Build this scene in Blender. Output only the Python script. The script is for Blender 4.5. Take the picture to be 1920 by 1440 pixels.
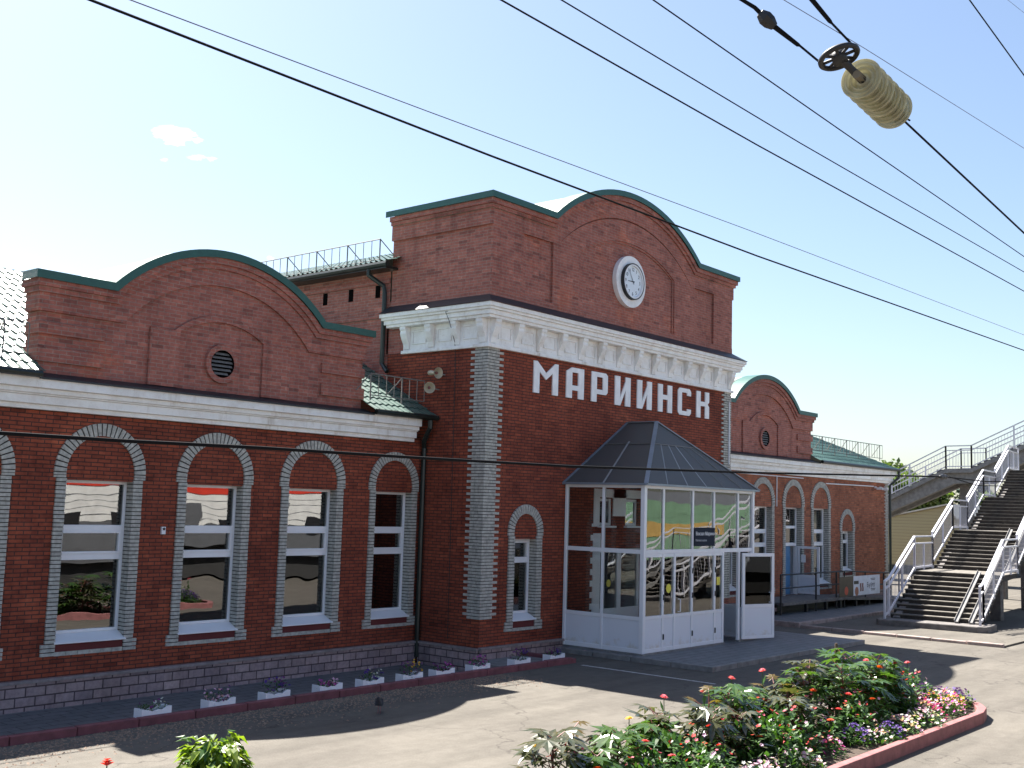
import bpy, bmesh, math, random
from mathutils import Vector, Matrix
random.seed(7)
sc = bpy.context.scene
for o in list(bpy.data.objects): bpy.data.objects.remove(o)
COL = sc.collection
R = math.radians

# ------------------------------------------------------------------ camera
CAM = Vector((-19.2927, -17.0541, 3.5))
AX_R = Vector((0.64250585, -0.76572157, 0.02926954))
AX_U = Vector((-0.10129517, -0.04700962, 0.99374513))
AX_F = Vector((0.75955613, 0.64145192, 0.10776786))
FPX = 2100.17
cd = bpy.data.cameras.new('camera'); cam = bpy.data.objects.new('camera', cd); COL.objects.link(cam)
m = Matrix((AX_R, AX_U, -AX_F)).transposed().to_4x4(); m.translation = CAM
cam.matrix_world = m
cd.sensor_width = 36; cd.lens = FPX / 1920 * 36; cd.clip_start = 0.1; cd.clip_end = 6000
sc.camera = cam
def ray(px, py): return AX_F + AX_R * ((px - 960) / FPX) - AX_U * ((py - 720) / FPX)
def at_y(px, py, y): d = ray(px, py); return CAM + d * ((y - CAM.y) / d.y)
def at_d(px, py, dist): return CAM + ray(px, py).normalized() * dist

# ------------------------------------------------------------------ world, sun
SUN = Vector((0.085, 0.69, 1.0)).normalized()
w = bpy.data.worlds.new('World'); sc.world = w; w.use_nodes = True
nt = w.node_tree; nt.nodes.clear()
out = nt.nodes.new('ShaderNodeOutputWorld'); bg = nt.nodes.new('ShaderNodeBackground')
sky = nt.nodes.new('ShaderNodeTexSky'); sky.sky_type = 'NISHITA'; sky.sun_disc = False
sky.sun_elevation = math.asin(SUN.z); sky.sun_rotation = math.atan2(SUN.x, SUN.y)
sky.air_density = 1.0; sky.dust_density = 1.5; sky.ozone_density = 1.5; sky.altitude = 100
bg.inputs['Strength'].default_value = 0.0505
tc = nt.nodes.new('ShaderNodeTexCoord')
def wnode(t, **k):
    n = nt.nodes.new(t)
    for a, b in k.items(): setattr(n, a, b)
    return n
# a few small fair-weather clouds low in the sky: soft noise blobs around given directions
noi = wnode('ShaderNodeTexNoise'); noi.inputs['Scale'].default_value = 34; noi.inputs['Detail'].default_value = 7; noi.inputs['Roughness'].default_value = .62
mp = wnode('ShaderNodeMapping'); mp.inputs['Scale'].default_value = (1, 1, 2.6)
nt.links.new(tc.outputs['Generated'], mp.inputs['Vector']); nt.links.new(mp.outputs['Vector'], noi.inputs['Vector'])
acc = None
for px, py, rad, amp in ((296, 246, .024, 1.0), (335, 258, .026, 1.0), (368, 263, .014, .8), (375, 292, .018, .85), (398, 297, .015, .9), (312, 299, .012, .75), (60, 490, .05, .75), (505, 487, .03, .75), (1642, 769, .018, .62)):
    d = ray(px, py).normalized()
    sub = wnode('ShaderNodeVectorMath', operation='SUBTRACT'); sub.inputs[1].default_value = d
    nt.links.new(tc.outputs['Generated'], sub.inputs[0])
    sq = wnode('ShaderNodeVectorMath', operation='MULTIPLY'); sq.inputs[1].default_value = (1, 1, 2.3)
    nt.links.new(sub.outputs[0], sq.inputs[0])
    ln = wnode('ShaderNodeVectorMath', operation='LENGTH'); nt.links.new(sq.outputs[0], ln.inputs[0])
    mr = wnode('ShaderNodeMapRange'); mr.inputs['From Min'].default_value = rad; mr.inputs['From Max'].default_value = 0
    mr.inputs['To Min'].default_value = 0; mr.inputs['To Max'].default_value = amp
    nt.links.new(ln.outputs['Value'], mr.inputs['Value'])
    if acc is None: acc = mr.outputs[0]
    else:
        mx = wnode('ShaderNodeMath', operation='MAXIMUM'); nt.links.new(acc, mx.inputs[0]); nt.links.new(mr.outputs[0], mx.inputs[1]); acc = mx.outputs[0]
ad = wnode('ShaderNodeMath', operation='ADD'); nt.links.new(acc, ad.inputs[0]); nm_ = wnode('ShaderNodeMath', operation='MULTIPLY'); nm_.inputs[1].default_value = 2.2; nt.links.new(noi.outputs['Fac'], nm_.inputs[0]); nt.links.new(nm_.outputs[0], ad.inputs[1])
cr = wnode('ShaderNodeMapRange'); cr.inputs['From Min'].default_value = 1.68; cr.inputs['From Max'].default_value = 2.15
nt.links.new(ad.outputs[0], cr.inputs['Value'])
mixc = wnode('ShaderNodeMixRGB'); mixc.inputs['Color2'].default_value = (13, 13, 13.2, 1)
nt.links.new(cr.outputs[0], mixc.inputs['Fac']); nt.links.new(sky.outputs['Color'], mixc.inputs['Color1'])
nt.links.new(mixc.outputs['Color'], bg.inputs['Color']); nt.links.new(bg.outputs[0], out.inputs[0])
sl = bpy.data.lights.new('sun', 'SUN'); sl.energy = 5.0; sl.angle = R(.5); sl.color = (1, .95, .87)
so = bpy.data.objects.new('sun', sl); COL.objects.link(so)
so.rotation_euler = SUN.to_track_quat('Z', 'Y').to_euler(); so.location = (0, 0, 60)
sc.view_settings.view_transform = 'Standard'; sc.view_settings.look = 'None'; sc.view_settings.exposure = 2.06; sc.view_settings.gamma = 1
sc.cycles.max_bounces = 8; sc.cycles.transparent_max_bounces = 16

# ------------------------------------------------------------------ materials
class NB:
    def __init__(s, name):
        s.m = bpy.data.materials.new(name); s.m.use_nodes = True; s.t = s.m.node_tree
        s.b = s.t.nodes['Principled BSDF']; s.o = s.t.nodes['Material Output']
    def n(s, t, ins=None, **k):
        x = s.t.nodes.new(t)
        for a, b in k.items(): setattr(x, a, b)
        for a, b in (ins or {}).items():
            if hasattr(b, 'is_output') or isinstance(b, bpy.types.NodeSocket): s.t.links.new(b, x.inputs[a])
            else: x.inputs[a].default_value = b
        return x
    def l(s, a, b): s.t.links.new(a, b)
    def set(s, **k):
        for a, b in k.items():
            a = a.replace('_', ' ')
            if isinstance(b, bpy.types.NodeSocket): s.l(b, s.b.inputs[a])
            else: s.b.inputs[a].default_value = b
    def obj(s): return s.n('ShaderNodeTexCoord').outputs['Object']
    def noise(s, scale, detail=4, rough=.55, vec=None):
        x = s.n('ShaderNodeTexNoise', {'Scale': scale, 'Detail': detail, 'Roughness': rough})
        s.l(vec or s.obj(), x.inputs['Vector']); return x.outputs['Fac']
    def ramp(s, fac, *stops):
        x = s.n('ShaderNodeValToRGB'); s.l(fac, x.inputs['Fac']); e = x.color_ramp.elements
        while len(e) < len(stops): e.new(.5)
        for q, (p, c) in zip(e, stops): q.position = p; q.color = (*c, 1) if len(c) == 3 else c
        return x.outputs['Color']
    def mix(s, fac, a, b, blend='MIX'):
        x = s.n('ShaderNodeMixRGB', blend_type=blend)
        for k, v in (('Fac', fac), ('Color1', a), ('Color2', b)):
            if isinstance(v, bpy.types.NodeSocket): s.l(v, x.inputs[k])
            else: x.inputs[k].default_value = (*v, 1) if isinstance(v, tuple) and len(v) == 3 else v
        return x.outputs['Color']
    def bump(s, h, strength=.3, dist=.01):
        x = s.n('ShaderNodeBump', {'Strength': strength, 'Distance': dist}); s.l(h, x.inputs['Height']); s.l(x.outputs[0], s.b.inputs['Normal'])

def plain(name, col, rough=.6, metal=0., var=.12, vscale=3., bump=0., spec=.5, bscale=60):
    b = NB(name)
    f = b.noise(vscale, 5, .6)
    c = b.ramp(f, (.3, tuple(x * (1 - var) for x in col)), (.7, tuple(min(1, x * (1 + var)) for x in col)))
    b.set(Base_Color=c, Roughness=rough, Metallic=metal); b.b.inputs['Specular IOR Level'].default_value = spec
    if bump: b.bump(b.noise(bscale, 3), bump, .01)
    return b.m

def brick(name, c1, c2, mortar, bw=.26, rh=.0725, ms=.011, stain=(.5, .45, .42), rough=.85, blotch=None, whit=.0):
    b = NB(name)
    geo = b.n('ShaderNodeNewGeometry'); sep = b.n('ShaderNodeSeparateXYZ'); b.l(b.obj(), sep.inputs[0])
    sn = b.n('ShaderNodeSeparateXYZ'); b.l(geo.outputs['True Normal'], sn.inputs[0])
    ab = b.n('ShaderNodeMath', operation='ABSOLUTE'); b.l(sn.outputs['X'], ab.inputs[0])
    gt = b.n('ShaderNodeMath', {1: .7}, operation='GREATER_THAN'); b.l(ab.outputs[0], gt.inputs[0])
    ux = b.n('ShaderNodeMix', {'Factor': gt.outputs[0], 'A': sep.outputs['X'], 'B': sep.outputs['Y']}, data_type='FLOAT')
    # slight wander of the courses
    wob = b.noise(1.3, 2); wm = b.n('ShaderNodeMath', {1: .012}, operation='MULTIPLY'); b.l(wob, wm.inputs[0])
    zz = b.n('ShaderNodeMath', operation='ADD'); b.l(sep.outputs['Z'], zz.inputs[0]); b.l(wm.outputs[0], zz.inputs[1])
    cb = b.n('ShaderNodeCombineXYZ', {'X': ux.outputs[0], 'Y': zz.outputs[0]})
    br = b.n('ShaderNodeTexBrick', {'Color1': (*c1, 1), 'Color2': (*c2, 1), 'Mortar': (*mortar, 1), 'Scale': 1, 'Mortar Size': ms, 'Mortar Smooth': .3, 'Bias': 0, 'Brick Width': bw, 'Row Height': rh})
    b.l(cb.outputs[0], br.inputs['Vector'])
    col = br.outputs['Color']
    sp = b.noise(9, 6, .7)
    col = b.mix(.55, col, b.ramp(sp, (.25, (.45, .42, .42)), (.75, (1.5, 1.45, 1.4))), 'MULTIPLY')
    big = b.noise(.55, 5, .6)
    col = b.mix(b.ramp(big, (.48, (0, 0, 0)), (.72, (.75, .75, .75))), col, b.mix(1., col, (*stain,), 'MULTIPLY'))
    if blotch:
        bl = b.noise(.8, 3, .5, b.n('ShaderNodeMapping', {'Vector': b.obj(), 'Location': (3, 7, 1), 'Scale': (1, 1, 1.6)}).outputs[0])
        col = b.mix(b.ramp(bl, (.6, (0, 0, 0)), (.7, (.6, .6, .6))), col, b.mix(1., col, (*blotch,), 'MULTIPLY'))
    if whit:
        vv = b.noise(3.2, 8, .75); col = b.mix(b.ramp(vv, (.62, (0, 0, 0)), (.75, (whit, whit, whit))), col, (.5, .47, .45))
    # odd-toned bricks, one cell per brick
    cell = b.n('ShaderNodeCombineXYZ'); fu = b.n('ShaderNodeMath', {1: 1 / bw}, operation='MULTIPLY'); b.l(ux.outputs[0], fu.inputs[0]); f1 = b.n('ShaderNodeMath', operation='FLOOR'); b.l(fu.outputs[0], f1.inputs[0])
    fv = b.n('ShaderNodeMath', {1: 1 / rh}, operation='MULTIPLY'); b.l(zz.outputs[0], fv.inputs[0]); f2 = b.n('ShaderNodeMath', operation='FLOOR'); b.l(fv.outputs[0], f2.inputs[0]); b.l(f1.outputs[0], cell.inputs['X']); b.l(f2.outputs[0], cell.inputs['Y'])
    wn = b.n('ShaderNodeTexWhiteNoise'); b.l(cell.outputs[0], wn.inputs['Vector'])
    col = b.mix(1., col, b.ramp(wn.outputs['Value'], (0., (.66, .68, .70)), (.08, (.86, .87, .88)), (.3, (1., 1., 1.)), (.9, (1.03, 1.03, 1.)), (1., (1.28, 1.3, 1.25))), 'MULTIPLY')
    # rain streaks and soot of their own shape
    stn = b.n('ShaderNodeMapping', {'Vector': b.obj(), 'Scale': (2.6, 2.6, .28)}); sk = b.noise(1., 6, .65, stn.outputs[0])
    col = b.mix(b.ramp(sk, (.54, (0, 0, 0)), (.74, (.7, .7, .7))), col, b.mix(1., col, (.58, .55, .55), 'MULTIPLY'))
    b.set(Base_Color=col, Roughness=rough); b.b.inputs['Specular IOR Level'].default_value = .25
    inv = b.n('ShaderNodeMath', {0: 1.}, operation='SUBTRACT'); b.l(br.outputs['Fac'], inv.inputs[1])
    hn = b.n('ShaderNodeMath', operation='ADD'); b.l(inv.outputs[0], hn.inputs[0])
    h2 = b.n('ShaderNodeMath', {1: .6}, operation='MULTIPLY'); b.l(b.noise(40, 3), h2.inputs[0]); b.l(h2.outputs[0], hn.inputs[1])
    b.bump(hn.outputs[0], .6, .008)
    return b.m

M = {}
M['brick_wall'] = brick('red_brick_wall', (.295, .070, .038), (.225, .053, .031), (.070, .034, .028), blotch=(1.5, 1.6, 1.5), stain=(.55, .5, .5))
M['brick_parapet'] = brick('red_brick_parapet', (.385, .142, .114), (.310, .110, .088), (.31, .205, .175), ms=.009, stain=(.72, .7, .7), blotch=(1.25, 1.0, .8), whit=.35)
M['brick_right'] = brick('orange_brick_wall', (.37, .125, .068), (.27, .088, .05), (.19, .115, .085), ms=.010, stain=(.62, .6, .6), blotch=(1.4, 1.3, 1.1), whit=.3)
M['plinth'] = brick('split_stone_plinth', (.36, .275, .285), (.27, .205, .22), (.09, .065, .07), bw=.36, rh=.165, ms=.014, stain=(.6, .55, .5))
M['ledge'] = plain('stone_ledge', (.24, .2, .2), .8, var=.3, vscale=6, bump=.3)
M['grey_brick'] = plain('grey_silicate_brick', (.40, .39, .355), .85, var=.32, vscale=11, bump=.35, bscale=90)
M['mortar'] = plain('dark_mortar', (.03, .026, .025), .95)
def whitewash():
    b = NB('whitewashed_plaster')
    f = b.noise(2.5, 7, .7); g = b.noise(14, 5, .7)
    c = b.ramp(f, (.3, (.70, .67, .64)), (.55, (.85, .845, .83)), (.75, (.88, .875, .86)))
    c = b.mix(b.ramp(g, (.62, (0, 0, 0)), (.74, (.6, .6, .6))), c, (.42, .34, .27))
    stn = b.n('ShaderNodeMapping', {'Vector': b.obj(), 'Scale': (3.2, 3.2, .5)}); sk = b.noise(1., 7, .7, stn.outputs[0])
    c = b.mix(b.ramp(sk, (.56, (0, 0, 0)), (.74, (.65, .65, .65))), c, (.45, .38, .30))
    b.set(Base_Color=c, Roughness=.8); b.bump(b.noise(30, 5, .7), .35, .015); return b.m
M['whitewash'] = whitewash()
M['white_upvc'] = plain('white_upvc', (.74, .745, .78), .35, var=.03)
def dirty_white(name, col):
    b = NB(name); sep = b.n('ShaderNodeSeparateXYZ'); b.l(b.obj(), sep.inputs[0])
    f = b.noise(5, 6, .7); ad_ = b.n('ShaderNodeMath', operation='SUBTRACT'); b.l(f, ad_.inputs[0]); b.l(sep.outputs['Z'], ad_.inputs[1])
    c = b.ramp(ad_.outputs[0], (.30, col), (.72, (.5, .43, .33)))
    b.set(Base_Color=c, Roughness=.4); return b.m
M['porch_panel'] = dirty_white('dirty_white_panel', (.68, .70, .76))
M['green_metal'] = plain('green_painted_metal', (.014, .085, .070), .45, var=.15, vscale=8)
M['dark_flash'] = plain('dark_flashing', (.014, .018, .024), .5, var=.3)
M['gutter'] = plain('dark_green_gutter', (.012, .02, .018), .35, var=.3)
M['pale_sheet'] = plain('pale_green_roof_sheet', (0.3825, 0.4675, 0.4250), .3, metal=.1)
M['roof_tile'] = plain('glossy_metal_tile', (.05, .10, .085), .32, var=.15, spec=.8)
M['black'] = plain('black_iron', (.012, .012, .014), .5)
M['rail_grey'] = plain('grey_iron', (.16, .15, .14), .6, var=.3, vscale=20)
M['interior'] = plain('dim_interior', (.10, .095, .09), .9)
M['reveal'] = plain('inner_reveal', (.42, .44, .50), .8)
M['curtain'] = plain('curtain_cloth', (.10, .085, .06), .9, var=.4, vscale=8)
M['redsill'] = plain('red_brick_sill', (.12, .025, .025), .9, bump=.4)
M['concrete'] = plain('grey_concrete', (0.1870, 0.1827, 0.1785), .85, var=.3, vscale=4, bump=.3)
M['concrete_dark'] = plain('dark_concrete', (.13, .12, .115), .9, var=.35, vscale=5, bump=.4)
M['kerb_red'] = plain('maroon_painted_kerb', (.16, .05, .06), .75, var=.3, vscale=5, bump=.3)
M['kerb_pink'] = plain('red_painted_kerb', (0.2295, 0.0892, 0.0892), .8, var=.25, vscale=6, bump=.3)
M['kerb_grey'] = plain('worn_kerb', (0.2805, 0.2210, 0.2040), .85, var=.3, vscale=5, bump=.4)
M['rail_white'] = plain('pale_lilac_painted_steel', (0.5610, 0.5610, 0.6120), .35, var=.06)
M['soil'] = plain('soil', (.05, .035, .025), .95, var=.4, vscale=12, bump=.8, bscale=30)
M['planter'] = plain('white_planter', (.74, .75, .80), .6, var=.08)
M['horn'] = plain('cream_horn', (.42, .38, .28), .5, var=.15)
M['siding'] = None
def siding():
    b = NB('yellow_siding'); sep = b.n('ShaderNodeSeparateXYZ'); b.l(b.obj(), sep.inputs[0])
    fr = b.n('ShaderNodeMath', {1: 5.2}, operation='MULTIPLY'); b.l(sep.outputs['Z'], fr.inputs[0])
    f2 = b.n('ShaderNodeMath', operation='FRACT'); b.l(fr.outputs[0], f2.inputs[0])
    c = b.ramp(f2.outputs[0], (.0, (.13, .10, .05)), (.12, (.38, .31, .165)), (1., (.42, .345, .19)))
    b.set(Base_Color=c, Roughness=.6); b.bump(f2.outputs[0], .4, .02); return b.m
M['siding'] = siding()
M['riser'] = plain('shaded_stair_concrete', (0.0360, 0.0312, 0.0276), .95, var=.4, vscale=5, bump=.4)  # stair concrete darkened so its colour carries the shade on the risers
M['tread'] = plain('sunlit_tread', (0.1360, 0.1232, 0.1062), .9, var=.4, vscale=4, bump=.4)  # paler copy of the stair concrete, sunlight on the treads put into the colour
M['void'] = plain('vent_shade_black', (.006, .005, .005), 1., spec=0.)  # flat black for vent discs and slots, painting the shade inside the openings
M['blue_sheet'] = plain('blue_sheet', (.07, .2, .38), .5)
M['dark_sign'] = plain('dark_blue_sign', (.016, .022, .038), .7, spec=.15)
M['white_text'] = plain('white_lettering', (.8, .8, .82), .5)
M['grey_text'] = plain('grey_lettering', (.4, .42, .46), .5)
M['clock_face'] = plain('clock_face', (.72, .78, .84), .3, var=.02)
M['clock_ink'] = plain('clock_ink', (.012, .016, .04), .4)
M['yellow'] = plain('yellow_sticker', (.75, .65, .05), .5)
M['wire'] = plain('dark_wire', (.008, .008, .009), .85, spec=.1)
M['wire_grey'] = plain('grey_wire', (.10, .11, .13), .4)
M['pigeon'] = plain('pigeon_plumage', (.035, .035, .042), .7, var=.4, vscale=30)
M['cream_coach'] = plain('white_coach_paint', (.70, .70, .68), .35)
M['coach_red'] = plain('red_coach_paint', (.6, .05, .03), .35)
M['coach_dark'] = plain('dark_underframe', (.03, .03, .03), .7)
M['coach_grey'] = plain('grey_coach_paint', (.11, .115, .125), .4)
M['loco_green'] = plain('green_loco_paint', (.20, .34, .22), .4)
M['loco_yellow'] = plain('yellow_loco_paint', (.55, .36, .12), .4)
M['bark'] = plain('bark', (.09, .06, .04), .9, bump=.5)
def asphalt():
    b = NB('dusty_asphalt')
    n1 = b.noise(.35, 5, .6); n2 = b.noise(45, 3, .7); n3 = b.noise(4, 5, .65)
    c = b.ramp(n1, (.3, (.098, .089, .078)), (.7, (.128, .117, .101)))
    c = b.mix(.5, c, b.ramp(n2, (.3, (.55, .55, .55)), (.7, (1.35, 1.35, 1.35))), 'MULTIPLY')
    c = b.mix(.35, c, b.ramp(n3, (.35, (.7, .68, .66)), (.65, (1.15, 1.15, 1.15))), 'MULTIPLY')
    # tyre-worn streaks along the platform and thin cracks
    mpn = b.n('ShaderNodeMapping', {'Vector': b.obj(), 'Scale': (.12, 1.1, 1)})
    st = b.noise(1.6, 4, .6, mpn.outputs[0]); c = b.mix(.6, c, b.ramp(st, (.35, (.72, .72, .72)), (.6, (1.1, 1.1, 1.1))), 'MULTIPLY')
    vo = b.n('ShaderNodeTexVoronoi', {'Scale': .28}, feature='DISTANCE_TO_EDGE')
    wv = b.n('ShaderNodeTexNoise', {'Scale': 1.1, 'Detail': 5}); b.l(b.obj(), wv.inputs['Vector'])
    av = b.n('ShaderNodeVectorMath', operation='MULTIPLY_ADD'); b.l(wv.outputs['Color'], av.inputs[0]); av.inputs[1].default_value = (1.6, 1.6, 1.6); b.l(b.obj(), av.inputs[2])
    b.l(av.outputs[0], vo.inputs['Vector'])
    c = b.mix(b.ramp(vo.outputs['Distance'], (.0, (.8, .8, .8)), (.006, (0, 0, 0))), c, (.045, .04, .036))
    b.set(Base_Color=c, Roughness=.9); b.b.inputs['Specular IOR Level'].default_value = .2
    b.bump(n2, .5, .012); return b.m
M['asphalt'] = asphalt()
def slabs():
    b = NB('paving_slabs')
    br = b.n('ShaderNodeTexBrick', {'Color1': (.15, .15, .155, 1), 'Color2': (.12, .125, .13, 1), 'Mortar': (.04, .04, .04, 1), 'Scale': 1, 'Mortar Size': .012, 'Brick Width': .5, 'Row Height': .25})
    b.l(b.obj(), br.inputs['Vector']); c = b.mix(.5, br.outputs['Color'], b.ramp(b.noise(5, 6, .7), (.3, (.5, .5, .5)), (.7, (1.4, 1.4, 1.4))), 'MULTIPLY')
    b.set(Base_Color=c, Roughness=.6); b.bump(br.outputs['Fac'], -.4, .01); return b.m
M['slabs'] = slabs()
def glass(name, tint=(.80, .86, .86), ior=1.9, wav=.0, wscale=2., rough=.0):
    b = NB(name); b.t.nodes.remove(b.b)
    fr = b.n('ShaderNodeFresnel', {'IOR': ior}); gl = b.n('ShaderNodeBsdfGlossy', {'Roughness': rough, 'Color': (1, 1, 1, 1)}); tr = b.n('ShaderNodeBsdfTransparent', {'Color': (*tint, 1)})
    if wav:
        bm_ = b.n('ShaderNodeBump', {'Strength': 1., 'Distance': wav}); b.l(b.noise(wscale, 1, .4), bm_.inputs['Height']); b.l(bm_.outputs[0], gl.inputs['Normal'])
    mx = b.n('ShaderNodeMixShader'); b.l(fr.outputs[0], mx.inputs[0]); b.l(tr.outputs[0], mx.inputs[1]); b.l(gl.outputs[0], mx.inputs[2]); b.l(mx.outputs[0], b.o.inputs[0])
    return b.m
M['pane'] = glass('window_pane', ior=2.35, wav=.0028, wscale=1.4)
M['pane_wavy'] = glass('wavy_porch_pane', tint=(.88, .92, .92), ior=1.85, wav=.006, wscale=.9)
M['pane_side'] = glass('clear_porch_pane', tint=(.93, .95, .95), ior=1.42, wav=.0005)
def poly():
    b = NB('smoky_polycarbonate')
    tr = b.n('ShaderNodeBsdfTransparent', {'Color': (.50, .49, .48, 1)})
    b.set(Base_Color=(.165, .16, .155, 1), Roughness=.4); b.b.inputs['Specular IOR Level'].default_value = .3
    mx = b.n('ShaderNodeMixShader', {0: .45}); b.l(b.b.outputs[0], mx.inputs[1]); b.l(tr.outputs[0], mx.inputs[2]); b.l(mx.outputs[0], b.o.inputs[0]); return b.m
M['poly'] = poly()
def insglass():
    b = NB('cloudy_insulator_glass')
    c = b.ramp(b.noise(14, 3), (.3, (.34, .30, .18)), (.7, (.52, .48, .34)))
    b.set(Base_Color=c, Roughness=.12); b.b.inputs['Specular IOR Level'].default_value = .7
    tl = b.n('ShaderNodeBsdfTranslucent', {'Color': (.62, .56, .36, 1)}); tr = b.n('ShaderNodeBsdfTransparent', {'Color': (.8, .84, .74, 1)})
    m1 = b.n('ShaderNodeMixShader', {0: .24}); b.l(b.b.outputs[0], m1.inputs[1]); b.l(tl.outputs[0], m1.inputs[2])
    m2 = b.n('ShaderNodeMixShader', {0: .22}); b.l(m1.outputs[0], m2.inputs[1]); b.l(tr.outputs[0], m2.inputs[2]); b.l(m2.outputs[0], b.o.inputs[0]); return b.m
M['ins_glass'] = insglass()
def leafmat(name, c1, c2, trans=.45, gloss=.35, scale=3.):
    b = NB(name); c = b.ramp(b.noise(scale, 3), (.35, c1), (.65, c2))
    tl = b.n('ShaderNodeBsdfTranslucent'); b.l(b.mix(1., c, (1.35, 1.5, .5), 'MULTIPLY'), tl.inputs['Color'])
    b.set(Base_Color=c, Roughness=gloss); b.b.inputs['Coat Weight'].default_value = .5 if gloss < .3 else 0.; b.b.inputs['Coat Roughness'].default_value = .22
    mx = b.n('ShaderNodeMixShader', {0: trans}); b.l(b.b.outputs[0], mx.inputs[1]); b.l(tl.outputs[0], mx.inputs[2]); b.l(mx.outputs[0], b.o.inputs[0]); return b.m
M['leaf_tree'] = leafmat('tree_leaf', (0.0467, 0.0808, 0.0213), (0.1020, 0.1403, 0.0382), .42, .5)
M['leaf_dark'] = leafmat('dark_tree_leaf', (0.0153, 0.0340, 0.0187), (0.0255, 0.0510, 0.0255), .15, .6)
M['leaf_castor'] = leafmat('castor_leaf', (0.0340, 0.0808, 0.0204), (0.0723, 0.1275, 0.0298), .35, .2, 8)
M['leaf_purple'] = leafmat('purple_tinged_leaf', (0.0467, 0.0612, 0.0306), (0.0935, 0.0892, 0.0510), .25, .18, 8)
M['leaf_bronze'] = leafmat('bronze_leaf', (0.0850, 0.0638, 0.0170), (0.1275, 0.0850, 0.0255), .4, .3, 8)
M['leaf_small'] = leafmat('bedding_leaf', (0.0255, 0.0723, 0.0170), (0.0595, 0.1275, 0.0298), .35, .45, 8)
M['leaf_lime'] = leafmat('lime_leaf', (0.1020, 0.1700, 0.0170), (0.2040, 0.2550, 0.0340), .4, .35, 25)
def petal(n, c): M[n] = leafmat(n, tuple(x * .75 for x in c), tuple(x * .9 for x in c), .3, .6, 15)
petal('petal_red', (.62, .03, .035)); petal('petal_orange', (.75, .11, .02)); petal('petal_pink', (.75, .12, .20)); petal('petal_yellow', (.75, .42, .03))
petal('petal_magenta', (.50, .05, .38)); petal('petal_pale', (.72, .42, .60)); petal('petal_violet', (.10, .035, .30)); petal('petal_white', (.75, .75, .72)); petal('petal_plum', (.16, .03, .17))

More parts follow.
